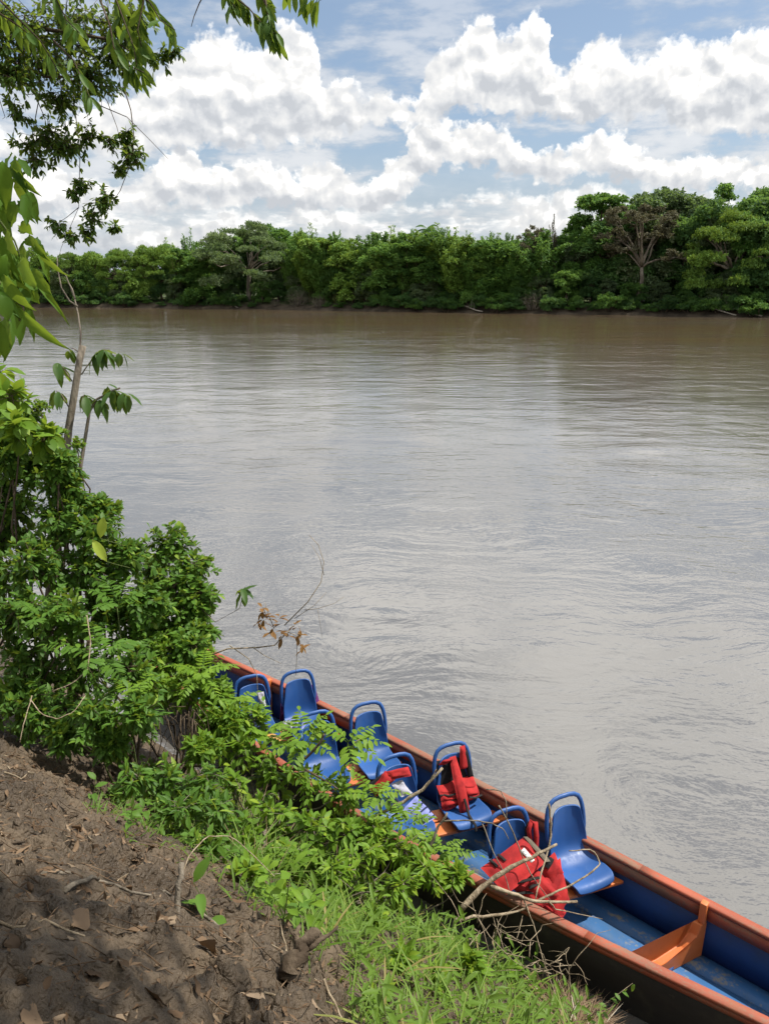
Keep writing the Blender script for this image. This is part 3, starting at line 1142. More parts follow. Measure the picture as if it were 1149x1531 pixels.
def curve_pts(a, b, n=6, bow=0.12, rg=None, sag=0.0):
    rg = rg or RNG
    a = np.asarray(a, float); b = np.asarray(b, float)
    u = np.linspace(0, 1, n)[:, None]
    L = np.linalg.norm(b - a)
    off = rg.normal(size=3) * bow * L
    P = a + (b - a) * u + off * (np.sin(u * math.pi)) * 0.5
    P[1:-1] += rg.normal(size=(n - 2, 3)) * bow * L * 0.12
    P[:, 2] -= (sag * L * np.sin(u * math.pi))[:, 0]
    return P


# ------------------------------------------------------------------ far trees (prototypes of height 1)
def crown_cloud(geo, lobes, n, size, rg, seedtint=0.0, shell=0.55, flat=0.7, w=1.0, tmul=1.0):
    """leaf sprays through the outer volume of a set of lobes (cx,cy,cz,rx,ry,rz)"""
    lobes = np.asarray(lobes, float)
    vol = lobes[:, 3] * lobes[:, 4] + 0.5 * lobes[:, 3] * lobes[:, 5]
    cnt = rg.multinomial(n, vol / vol.sum())
    for lb, c in zip(lobes, cnt):
        if c == 0:
            continue
        d = rand_dirs(rg, c)
        d[:, 2] = np.where(d[:, 2] < -0.35, -d[:, 2], d[:, 2])
        r = shell + (1 - shell) * rg.random(c) ** 0.6
        # gaps: skip sectors by a cheap directional noise
        gate = np.sin(d[:, 0] * 5.1 + lb[0] * 40) + np.sin(d[:, 1] * 5.7 + lb[1] * 31) + np.sin(d[:, 2] * 6.3 + lb[2] * 23)
        keep = gate > -1.25
        d, r = d[keep], r[keep]
        r = r * (1 + 0.10 * gate[keep] / 3)
        P = lb[:3] + d * r[:, None] * lb[3:6]
        D = unit(d * 0.8 + rg.normal(size=d.shape) * 0.6 + np.array([0, 0, -0.15]))
        U = unit(d * (1 - flat) + np.array([0, 0, 1.0]) + rg.normal(size=d.shape) * 0.35)
        tone = np.clip(0.42 + seedtint + rg.normal(0, 0.13, len(P)) + rg.normal(0, 0.10), 0, 1) * tmul
        S = size * rg.uniform(0.7, 1.35, len(P))
        pick = rg.integers(0, len(SPRAYS), len(P))
        for q in range(len(SPRAYS)):
            mk = pick == q
            batch(geo, SPRAYS[q], P[mk], D[mk], U[mk], S[mk], S[mk] * w, tone[mk])


def limb_set(geo, base, tips, r0, rg, split=0.45, sides=5):
    """trunk fork to lobe centres"""
    for tp in tips:
        mid = base + (tp - base) * split + rg.normal(size=3) * 0.02
        P = curve_pts(base, mid, 4, 0.10, rg)
        Q = curve_pts(mid, tp, 4, 0.14, rg)
        pts = np.vstack([P, Q[1:]])
        geo.tube(pts, np.linspace(r0, r0 * 0.25, len(pts)), sides)


def proto(kind, seed):
    """returns (trunk geo, crown geo) of height about 1, base at the origin"""
    rg = np.random.default_rng(seed)
    tr, cr = Geo(), Geo()
    if kind == 'round':
        lobes = []
        for i in range(13):
            a = rg.uniform(0, 6.28); q = rg.random() ** 0.6 * 0.25
            z = rg.uniform(0.40, 0.86)
            q *= 1.25 - abs(z - 0.6) * 1.5
            s = rg.uniform(0.10, 0.16)
            lobes.append((q * math.cos(a), q * math.sin(a), z, s * 1.15, s * 1.15, s * 0.85))
        for i in range(12):
            a = i * 0.9 + rg.uniform(-.3, .3); q = rg.uniform(0.14, 0.32)
            lobes.append((q * math.cos(a), q * math.sin(a), rg.uniform(0.06, 0.36), 0.13, 0.13, 0.12))
        crown_cloud(cr, lobes, 4200, 0.044, rg)
        P = curve_pts((0, 0, -0.03), (0.02, 0, 0.5), 5, 0.06, rg)
        tr.tube(P, np.linspace(0.022, 0.013, 5), 6)
        limb_set(tr, P[-1], [np.array(l[:3]) for l in lobes[:9]], 0.011, rg)
    elif kind == 'layer':          # tall open tree with stepped plates of bright leaves
        lobes = []
        for i in range(15):
            a = rg.uniform(0, 6.28); z = rg.uniform(0.32, 0.95)
            q = rg.uniform(0.06, 0.27) * (1.15 - 0.55 * max(0, z - 0.6))
            s = rg.uniform(0.09, 0.14)
            lobes.append((q * math.cos(a), q * math.sin(a), z, s, s, s * 0.38))
        lobes.append((0, 0, 0.95, 0.09, 0.09, 0.05))
        crown_cloud(cr, lobes, 2600, 0.042, rg, 0.12, shell=0.25)
        P = curve_pts((0, 0, -0.03), (0.01, 0.01, 0.86), 7, 0.05, rg)
        tr.tube(P, np.linspace(0.02, 0.006, 7), 6)
        for lb in lobes:
            b = P[min(6, max(2, int(lb[2] * 6)) - 1)]
            tr.tube(curve_pts(b, np.array(lb[:3]) - (0, 0, .02), 4, 0.08, rg), np.linspace(0.007, 0.002, 4), 4)
    elif kind == 'umbrella':       # wide spreading crown, branches seen below it (width about 1.5)
        lobes = []
        for i in range(36):
            a = rg.uniform(0, 6.28); q = math.sqrt(rg.random()) * 0.62
            z = 0.86 - 0.62 * (q / 0.62) ** 2 * rg.uniform(0.55, 1.0) + rg.uniform(-.04, .04)
            s = rg.uniform(0.10, 0.17)
            lobes.append((q * math.cos(a), q * math.sin(a), z, s * 1.25, s * 1.25, s * 0.42))
        for i in range(9):
            a = rg.uniform(0, 6.28); q = rg.uniform(0.25, 0.6)
            lobes.append((q * math.cos(a), q * math.sin(a), rg.uniform(0.12, 0.38), 0.15, 0.15, 0.08))
        crown_cloud(cr, lobes, 9500, 0.034, rg, 0.0, shell=0.2, w=0.8)
        P = curve_pts((0, 0, -0.03), (0.02, 0.0, 0.34), 5, 0.08, rg)
        tr.tube(P, np.linspace(0.034, 0.024, 5), 7)
        limb_set(tr, P[-1], [np.array(l[:3]) - (0, 0, 0.03) for l in lobes[:18]], 0.014, rg, 0.5)
    elif kind == 'bamboo':         # clump of arching culms with plumes
        for i in range(30):
            a = rg.uniform(0, 6.28); lean = rg.uniform(0.04, 0.30); h = rg.uniform(0.62, 1.0) * (1.02 - lean * 0.6)
            b = np.array([0.06 * math.cos(a) * rg.random(), 0.06 * math.sin(a) * rg.random(), -0.02])
            u = np.linspace(0, 1, 9)
            P = np.stack([b[0] + math.cos(a) * lean * u ** 2.2, b[1] + math.sin(a) * lean * u ** 2.2, h * (u - 0.13 * lean / 0.3 * u ** 5)], -1)
            tr.tube(P, np.linspace(0.0045, 0.0012, 9), 4)
            m = 85
            uu = rg.uniform(0.22, 1.0, m) ** 0.8
            C = np.stack([np.interp(uu, u, P[:, j]) for j in range(3)], -1)
            ph = rg.uniform(0, 6.28, m)
            w = (0.016 + 0.062 * np.sin(np.clip((uu - 0.1) / 0.92, 0, 1) * math.pi)) * rg.uniform(0.3, 1, m)
            C = C + np.stack([np.cos(ph) * w, np.sin(ph) * w, -0.25 * w], -1)
            Dd = unit(np.stack([np.cos(ph), np.sin(ph), rg.uniform(-0.9, 0.1, m)], -1))
            pick = rg.integers(0, 4, m)
            tone = np.clip(0.5 + rg.normal(0, 0.1) + rg.normal(0, 0.12, m), 0, 1)
            for q in range(4):
                mk = pick == q
                batch(cr, SPRAYS[q], C[mk], Dd[mk], (0, 0, 1), 0.042, 0.030, tone[mk])
    elif kind == 'sparse':         # thin grey-brown crown, limbs showing
        P = curve_pts((0, 0, -0.03), (-0.03, 0.0, 0.36), 5, 0.08, rg)
        tr.tube(P, np.linspace(0.022, 0.016, 5), 6)
        tips = []
        for i in range(15):
            a = rg.uniform(0, 6.28); q = rg.uniform(0.10, 0.36)
            tips.append(np.array([q * math.cos(a), q * math.sin(a), rg.uniform(0.55, 0.98) - 0.5 * q]))
        lobes = []
        for tp in tips:
            mid = P[-1] + (tp - P[-1]) * 0.5 + np.array([0, 0, 0.03])
            tr.tube(np.vstack([curve_pts(P[-1], mid, 4, 0.08, rg), curve_pts(mid, tp, 4, 0.08, rg)[1:]]), np.linspace(0.011, 0.003, 7), 5)
            for j in range(6):
                e = tp + rg.normal(size=3) * np.array([0.07, 0.07, 0.045])
                tr.tube(curve_pts(mid + (tp - mid) * rg.uniform(0.2, 1), e, 4, 0.1, rg), np.linspace(0.0036, 0.0012, 4), 4)
                lobes.append((e[0], e[1], e[2], 0.05, 0.05, 0.03))
        crown_cloud(cr, lobes, 2600, 0.040, rg, 0.1, shell=0.1, w=0.7)
    elif kind == 'palm':           # slender trunk with a tuft of arching fronds
        P = curve_pts((0, 0, -0.02), (0.05, 0.02, 0.86), 7, 0.05, rg)
        tr.tube(P, np.linspace(0.012, 0.008, 7), 6)
        for i in range(15):
            a = i * 2.4; el = rg.uniform(-0.3, 1.1)
            u = np.linspace(0, 1, 8); L = rg.uniform(0.16, 0.23)
            q = np.stack([np.cos(a) * L * u * math.cos(el * 0.6), np.sin(a) * L * u * math.cos(el * 0.6), L * (u * math.sin(el) - 0.75 * u ** 2)], -1) + P[-1]
            cr.tube(q, np.linspace(0.003, 0.0008, 8), 3, 0.5)
            m = 22
            uu = np.linspace(0.12, 1, m)
            C = np.stack([np.interp(uu, u, q[:, j]) for j in range(3)], -1)
            T = unit(np.gradient(C, axis=0))
            for sgn in (-1, 1):
                side_v = unit(np.cross(T, (0, 0, 1.0))) * sgn
                batch(cr, TPL_SMALL, C, unit(side_v + T * 0.6 + np.array([0, 0, -0.5])), (0, 0, 1), 0.055 * np.sin(uu * 2.6 + 0.35), 0.012, np.clip(rg.normal(0.5, 0.12, m), 0, 1))
    elif kind == 'bush':           # low waterside thicket (height 1, width about 1.6)
        lobes = []
        for i in range(14):
            a = rg.uniform(0, 6.28); q = math.sqrt(rg.random()) * 0.62
            s = rg.uniform(0.20, 0.32)
            lobes.append((q * math.cos(a), q * math.sin(a), rg.uniform(0.12, 0.78) * (1 - 0.55 * q), s, s, s * 0.75))
        crown_cloud(cr, lobes, 1500, 0.085, rg, 0.0, shell=0.4)
        for lb in lobes[:8]:
            tr.tube(curve_pts((lb[0] * 0.2, lb[1] * 0.2, -0.05), lb[:3], 4, 0.12, rg), np.linspace(0.022, 0.008, 4), 4)
    elif kind == 'scrub':          # bare twiggy brush
        for i in range(46):
            a = rg.uniform(0, 6.28); q = rg.uniform(0.15, 0.75); h = rg.uniform(0.4, 1.0)
            b = np.array([0.25 * math.cos(a) * rg.random(), 0.25 * math.sin(a) * rg.random(), -0.04])
            e = np.array([q * math.cos(a), q * math.sin(a), h * (1 - 0.4 * q)])
            Pp = curve_pts(b, e, 5, 0.14, rg)
            tr.tube(Pp, np.linspace(0.013, 0.005, 5), 4)
            for j in range(3):
                k0 = rg.integers(2, 5)
                tr.tube(curve_pts(Pp[k0], Pp[k0] + rg.normal(size=3) * 0.16 + (0, 0, 0.08), 3, 0.1, rg), np.linspace(0.007, 0.003, 3), 3)
        P = rg.normal(size=(160, 3)) * np.array([0.35, 0.35, 0.18]) + (0, 0, 0.4)
        batch(cr, SPRAYS[0], P, rand_dirs(rg, 160), (0, 0, 1), 0.07, 0.05, np.clip(rg.normal(0.5, 0.2, 160), 0, 1))
    return tr, cr


M['far_deep'] = leaf_mat('far_deep', [(0, (0.030, 0.080, 0.028)), (0.45, (0.064, 0.151, 0.046)), (1, (0.124, 0.245, 0.072))], trans=0.48, rough=0.6, spec=0.25, vary=0.8, transcol=(0.20, 0.30, 0.04, 1))
M['far_green'] = leaf_mat('far_green', [(0, (0.052, 0.124, 0.030)), (0.45, (0.100, 0.223, 0.046)), (1, (0.179, 0.325, 0.074))], trans=0.48, rough=0.6, spec=0.25, vary=0.8, transcol=(0.20, 0.30, 0.04, 1))
M['far_lime'] = leaf_mat('far_lime', [(0, (0.080, 0.156, 0.029)), (0.45, (0.148, 0.271, 0.043)), (1, (0.234, 0.367, 0.073))], trans=0.3, rough=0.6, spec=0.25, vary=0.8)
M['far_grey'] = leaf_mat('far_grey', [(0, (0.056, 0.090, 0.047)), (0.45, (0.103, 0.157, 0.078)), (1, (0.186, 0.240, 0.116))], trans=0.4, rough=0.65, spec=0.2, vary=0.8, transcol=(0.20, 0.30, 0.04, 1))
M['far_brown'] = leaf_mat('far_brown', [(0, (0.080, 0.078, 0.046)), (0.5, (0.145, 0.138, 0.082)), (1, (0.190, 0.188, 0.105))], trans=0.2, rough=0.7, spec=0.2, vary=0.8, transcol=(0.19, 0.18, 0.08, 1))

PROTOS = {}


def tree_proto(kind, v, leaf, bark):
    key = (kind, v, leaf, bark)
    if key not in PROTOS:
        if (kind, v) not in PROTOS:
            PROTOS[(kind, v)] = proto(kind, 100 + hash_kind(kind) * 10 + v)
        tr, cr = PROTOS[(kind, v)]
        PROTOS[key] = (tr.mesh('trunk', M[bark], True), cr.mesh('crown', M[leaf]))
    return PROTOS[key]


def hash_kind(kd):
    return ['round', 'layer', 'umbrella', 'bamboo', 'sparse', 'palm', 'bush', 'scrub'].index(kd)


def far_tree(px, top, inl, kind, leaf, label, name, group=None, v=0, wide=1.0, bark='bark_brown', cat='tree', low=None):
    """a tree on the far bank seen at column px whose crown reaches up to photo row top"""
    r = ray(px, 466)
    l0 = shore_l(px)
    p, d, n = shore_at(l0)
    # walk inland along the line of sight
    dv = unit(np.array([r[0], r[1]]))
    q = p + dv * inl / max(0.3, float(dv @ n))
    z0 = far_ground(inl)
    dep = q[1] / r[1]
    zt = EYE_H + ray(px, top)[2] / ray(px, top)[1] * q[1]
    h = max(1.0, zt - z0 + 0.15)
    tm, cm = tree_proto(kind, v, leaf, bark)
    o = thing(name, label, cat, (q[0], q[1], z0 - 0.1), random.uniform(0, 6.28), group)
    o.scale = (h * wide, h * wide, h)
    link('trunk', tm, o)
    link('crown', cm, o)
    return o


SKY_X = [0, 60, 130, 200, 230, 270, 330, 370, 410, 440, 470, 500, 560, 600, 640, 660, 700, 740, 800, 830, 850, 880, 910, 950, 1000, 1030, 1060, 1090, 1110, 1149, 1300]
SKY_Y = [372, 368, 362, 358, 366, 348, 345, 328, 322, 326, 338, 340, 338, 345, 328, 336, 345, 344, 334, 340, 322, 300, 292, 270, 268, 272, 280, 284, 272, 256, 250]


LANDMARKS = [(90, 'at the far river bend'), (372, 'beside the umbrella-crowned tree'), (470, 'near the brown scrub'), (600, 'near the slender palm'), (790, 'beside the brownish thin-leaved tree'), (870, 'under the tiered tree'),
             (955, 'beside the half bare tree'), (1085, 'under the olive-topped tree'), (1180, 'beside the tallest dark tree')]


def near_mark(x):
    return min(LANDMARKS, key=lambda m: abs(m[0] - x))[1]


def build_far_trees():
    rg = np.random.default_rng(21)
    sk = lambda x: float(np.interp(x, SKY_X, SKY_Y))
    G_B = 'bamboo clumps along the far bank'
    G_R = 'rounded broadleaf trees along the far bank'
    G_U = 'waterside bushes along the far bank'
    # --- named individuals
    far_tree(372, 320, 5.2, 'umbrella', 'far_grey', 'broad dark umbrella-crowned tree spreading low over the far bank', 'spreading_tree', v=0, wide=0.92, bark='bark_grey')
    far_tree(948, 296, 4.5, 'sparse', 'far_brown', 'thin grey-brown half bare tree with pale limbs on the far bank', 'half_bare_tree', v=0, wide=1.12, bark='bark_grey')
    far_tree(985, 266, 15, 'round', 'far_grey', 'tall olive round-headed tree standing behind the half bare tree', 'round_headed_tree', v=1, wide=1.0)
    far_tree(888, 290, 13, 'layer', 'far_green', 'tall bright green tree with stepped open tiers of foliage', 'tiered_tree', v=0, wide=0.95)
    far_tree(850, 338, 9, 'round', 'far_green', 'mid-height glossy green tree beneath the tiered tree', 'broadleaf_tree', v=0, wide=0.8)
    far_tree(1085, 298, 5, 'umbrella', 'far_lime', 'wide layered olive-topped tree leaning out over the far bank', 'spreading_tree', v=1, wide=0.72, bark='bark_grey')
    far_tree(1142, 252, 14, 'round', 'far_deep', 'tallest dark tree of the far bank rising above the olive-topped tree', 'broadleaf_tree', v=2, wide=0.85)
    far_tree(1060, 276, 18, 'layer', 'far_green', 'open-crowned tree showing sky between its leaves behind the olive-topped tree', 'tiered_tree', v=1, wide=0.9)
    far_tree(790, 338, 6, 'sparse', 'far_brown', 'brownish thin-leaved tree with several upright stems near the water', 'thin_leaved_tree', v=1, wide=0.75, bark='bark_grey')
    far_tree(818, 302, 8, 'bamboo', 'far_brown', 'tall feathery tan reed plume poking above the trees', 'reed_plume', v=3, wide=0.22, cat='plant')
    for px, top, v in ((640, 326, 0),):
        far_tree(px, top, 10, 'palm', 'far_green', 'slender palm whose fronds top the far bamboo', 'palm_tree', None, v % 2, 1.0, 'bark_grey')
    # --- bamboo
    xs = [262, 300, 436, 458, 494, 552, 682, 736, 448, 466, 486, 504, 522, 540, 562, 584, 604, 626, 672, 690, 726, 746, 766, 800, 640, 706]
    for i, x in enumerate(xs):
        far_tree(x, sk(x) + rg.choice([-10, -4, 6, 16, 30]) + rg.uniform(-4, 4), rg.uniform(3.6, 6.5), 'bamboo', 'far_lime' if (x < 340 or i % 3 == 0) else 'far_green',
                 ('green bamboo clump with arching plumes ' if not (x < 340 or i % 3 == 0) else 'yellow-green bamboo clump with arching plumes ') + near_mark(x),
                 'bamboo_clump', ('green bamboo ' if not (x < 340 or i % 3 == 0) else 'yellow-green bamboo ') + near_mark(x), i % 3, rg.uniform(0.8, 1.25), 'stem_green', 'bamboo')
    for i, (x, tp, kd) in enumerate(((528, 352, 'round'), (606, 350, 'layer'), (655, 344, 'round'), (698, 356, 'layer'), (742, 350, 'round'), (574, 362, 'round'), (480, 356, 'layer'), (716, 372, 'round'), (630, 376, 'layer'), (545, 380, 'layer'), (310, 366, 'round'), (270, 372, 'layer'))):
        far_tree(x, tp, rg.uniform(3.4, 5.5), kd, 'far_green' if i % 3 else 'far_lime', ('fresh green rounded tree among the bamboo ' if kd == 'round' else 'fresh green tiered tree among the bamboo ') + near_mark(x), 'broadleaf_tree', ('rounded trees among bamboo ' if kd == 'round' else 'tiered trees among bamboo ') + near_mark(x), i % 3 if kd == 'round' else i % 2, rg.uniform(0.95, 1.3))
    for i, x in enumerate((290, 334, 452, 470, 505, 560, 588, 618, 664, 690, 728, 758)):
        far_tree(x, sk(x) + rg.uniform(-14, -2), rg.uniform(6.5, 9.5), 'bamboo', 'far_green', 'tall narrow bamboo plume rising above the trees ' + near_mark(x), 'bamboo_clump', 'tall bamboo plumes ' + near_mark(x), i % 3, rg.uniform(0.42, 0.6), 'stem_green', 'bamboo')
    # --- the sunlit yellow-green trees at the far left bend
    for i, x in enumerate((-20, 28, 70, 108, 146, 184, 216, 244)):
        far_tree(x, sk(x) + rg.uniform(-3, 9), rg.uniform(4, 9), 'umbrella' if i % 2 else 'round', 'far_lime',
                 'sunlit yellow-green tree at the far river bend', 'riverside_tree', 'sunlit trees at the far river bend', i % 3 if i % 2 == 0 else i % 2, 0.6 if i % 2 else 0.85)
    # --- back rank closing the gaps
    for i, x in enumerate(np.arange(-60, 1290, 33)):
        x = float(x + rg.uniform(-10, 10))
        far_tree(x, sk(x) + rg.uniform(8, 24), rg.uniform(22, 32), 'round', 'far_green', 'mid-green tree in the back rank ' + near_mark(x), 'broadleaf_tree', 'back rank ' + near_mark(x), (i + 1) % 3, rg.uniform(0.9, 1.15))
    # --- dense broadleaf wall, mid and front ranks
    for i, x in enumerate(np.arange(-60, 1290, 27)):
        x = float(x + rg.uniform(-9, 9))
        far_tree(x, sk(x) + rg.uniform(14, 46), rg.uniform(7, 13), 'round', ['far_deep', 'far_deep', 'far_grey', 'far_green'][i % 4], 'dark green round tree ' + near_mark(x), 'broadleaf_tree', 'dark round trees ' + near_mark(x), i % 3,
                 rg.uniform(0.8, 1.05))
    for i, x in enumerate(np.arange(-60, 1290, 30)):
        x = float(x + rg.uniform(-12, 12))
        far_tree(x, (426 if 330 < x < 420 or 915 < x < 985 else 408) + rg.uniform(-14, 10), rg.uniform(3.4, 5.0), 'round', ['far_green', 'far_deep', 'far_grey'][i % 3],
                 ['low fresh green tree ', 'low dark leafy tree ', 'low dull olive tree '][i % 3] + near_mark(x), 'low_tree',
                 ['low green trees ', 'low dark trees ', 'low olive trees '][i % 3] + near_mark(x), (i + 1) % 3, rg.uniform(0.95, 1.3))
    for i, x in enumerate(np.arange(-60, 1290, 19)):
        x = float(x + rg.uniform(-8, 8))
        if 398 < x < 470 or 775 < x < 815:
            continue
        far_tree(x, 442 + rg.uniform(-10, 9), rg.uniform(0.6, 1.9), 'bush', 'far_green' if i % 3 == 0 else 'far_deep',
                 ('light green waterside bush ' if i % 3 == 0 else 'dark waterside bush ') + near_mark(x), 'waterside_bush',
                 ('light waterside bushes ' if i % 3 == 0 else 'dark waterside bushes ') + near_mark(x), i % 2, rg.uniform(0.8, 1.25), cat='bush')
    for i, (x, tp) in enumerate(((412, 446), (446, 432), (476, 440), (795, 436), (700, 452))):
        far_tree(x, tp, rg.uniform(1.0, 1.8), 'scrub', 'far_brown', 'bare twiggy brown scrub at the far waterline', 'dead_scrub', 'bare scrub at the far waterline', 0, 1.0, 'bark_grey', 'scrub')
    # snags lying on the far mud
    for i, (x0, y0, x1, y1) in enumerate(((1040, 452, 1100, 470), (1080, 462, 1140, 470), (688, 462, 720, 468), (340, 454, 356, 464))):
        a = at_z(x1, y1 + 2, 0.15); l = shore_l(x0)
        p, d, n = shore_at(l)
        b = np.array([p[0] + n[0] * 1.2, p[1] + n[1] * 1.2, 1.9 - 0.3 * i])
        p2, d2, n2 = shore_at(shore_l(x1))
        a = np.array([p2[0] + n2[0] * 0.2, p2[1] + n2[1] * 0.2, 0.25])
        g = Geo()
        P = curve_pts(a, b, 6, 0.08, rg)
        g.tube(P, np.linspace(0.13, 0.05, 6), 6)
        for j in range(4):
            g.tube(curve_pts(P[2 + j % 3], P[2 + j % 3] + rg.normal(size=3) * 0.7 + (0, 0, 0.7), 4, 0.1, rg), np.linspace(0.05, 0.02, 4), 4)
        o = g.obj('fallen_tree', M['bark_pale'])
        tag(o, 'pale bare snag lying on the far mud bank', 'log', 'snags on the far bank')


build_far_trees()
# ------------------------------------------------------------------ near vegetation
def big_leaf_mesh(name, mat, rows, widths, fold=0.10, droop=0.25, wave=0.02, seed=0, tintv=0.5):
    rg = np.random.default_rng(seed)
    nx = len(rows)
    ys = np.array([-1, -0.5, 0, 0.5, 1.0])
    V = []
    for u, w in zip(rows, widths):
        for y in ys:
            z = -droop * u ** 2 + fold * abs(y) * w + wave * math.sin(u * 17 + y * 3 + seed) * abs(y)
            V.append((u, y * w, z))
    k = len(ys)
    i = np.arange(nx - 1)[:, None] * k; j = np.arange(k - 1)[None]
    Q = np.stack([i + j, i + k + j, i + k + j + 1, i + j + 1], -1).reshape(-1, 4)
    return np_mesh(name, V, Q, True, {'tint': np.full(len(V), tintv)}, [mat])


ROW7 = [0.0, 0.08, 0.22, 0.40, 0.58, 0.76, 0.90, 1.0]
W_OVATE = [0.02, 0.16, 0.37, 0.48, 0.47, 0.34, 0.16, 0.01]
W_LANCE = [0.02, 0.10, 0.32, 0.46, 0.50, 0.40, 0.20, 0.01]
W_OBOV = [0.03, 0.07, 0.18, 0.33, 0.46, 0.50, 0.36, 0.05]


def leaf_set(mat, widths, n=3, **kw):
    return [big_leaf_mesh('leaf', M[mat], ROW7, widths, droop=0.12 + 0.2 * i, seed=i, **kw) for i in range(n)]


def leaf_obj(parent, P, D, U, L, W, me, name='leaf'):
    D = unit(np.asarray(D, float)); Y = unit(np.cross(U, D)); Z = np.cross(D, Y)
    m = Matrix(((D[0] * L, Y[0] * W, Z[0] * L, P[0]), (D[1] * L, Y[1] * W, Z[1] * L, P[1]), (D[2] * L, Y[2] * W, Z[2] * L, P[2]), (0, 0, 0, 1)))
    o = bpy.data.objects.new(name, me)
    COL.objects.link(o)
    o.parent = parent
    o.matrix_parent_inverse = Matrix.Identity(4)
    o.matrix_basis = m
    return o


def gz(t, s):
    return float(ground_z(np.array(t), np.array(s)))


def local_of(root):
    return np.array(root.location)


def clump_plant(name, label, cat, base, clumps, leaf, tpl, L, W, twigs=26, per=14, bark='bark_brown', seed=1, tone=0.5, group=None, stem_r=0.014,
                up=0.35, droop=0.25, spread=1.0, tonevar=0.16, twig_r=0.0028, frac=0.2):
    """a shrub: stems from the root to leafy clumps; clumps are (px, py, radius px, depth)"""
    rg = np.random.default_rng(seed)
    bt, bs = base
    B = ts(bt, bs, gz(bt, bs) - 0.05)
    root = thing(name, label, cat, B, 0.0, group)
    fol, tw = Geo(), Geo()
    for (px, py, rp, dep) in clumps:
        C = at_depth(px, py, dep) - B
        R = rp / FPX * dep
        g = Geo()
        st = curve_pts((rg.normal(0, 0.05), rg.normal(0, 0.05), 0), C, 7, 0.16, rg)
        g.tube(st, np.linspace(stem_r, stem_r * 0.35, 7), 6)
        g.obj('stem', M[bark], root, True)
        for i in range(twigs):
            d = unit(rg.normal(size=3) + np.array([0, 0, up]))
            rad = R * rg.uniform(0.45, 1.12)
            o = C + rg.normal(size=3) * R * 0.15
            e = C + d * rad * np.array([1, 1, 0.92])
            P = curve_pts(o, e, 5, 0.14, rg)
            P[:, 2] -= droop * R * np.linspace(0, 1, 5) ** 2
            tw.tube(P, np.linspace(twig_r * 1.4, twig_r * 0.5, 5), 3)
            u = np.sort(rg.uniform(frac, 1.0, per))
            Q = np.stack([np.interp(u, np.linspace(0, 1, 5), P[:, j]) for j in range(3)], -1)
            T = unit(P[-1] - P[0])
            sidev = unit(np.cross(T, rand_dirs(rg, per)))
            D = unit(T * 0.75 + sidev * spread + np.array([0, 0, -0.12]) + rg.normal(size=(per, 3)) * 0.2)
            U = unit(np.array([0, 0, 1.0]) + rg.normal(size=(per, 3)) * 0.35)
            l = L * rg.uniform(0.6, 1.25, per)
            tn = np.clip(tone + rg.normal(0, 0.07) + rg.normal(0, tonevar, per) + 0.10 * (e[2] - C[2]) / max(R, 1e-3) * 0, 0, 1)
            tn = np.where(rg.random(per) < 0.04, 1.0, tn)
            batch(fol, tpl, Q, D, U, l, l * W, tn)
    o = fol.obj('foliage', M[leaf], root)
    o['kind'] = 'stuff'
    tw.obj('twigs', M[bark], root)['kind'] = 'stuff'
    return root


def dz(py, px=150):
    d = np.interp(py, [500, 600, 850, 1000, 1130, 1250, 1350, 1531], [7.4, 7.1, 6.7, 6.1, 5.2, 5.5, 5.0, 4.2])
    return float(d)


def C_(lst, dj=0.25, seed=3, base=0.0):
    rg = np.random.default_rng(seed)
    return [(x, y, r, dz(y) + base + rg.uniform(-dj, dj)) for x, y, r in lst]


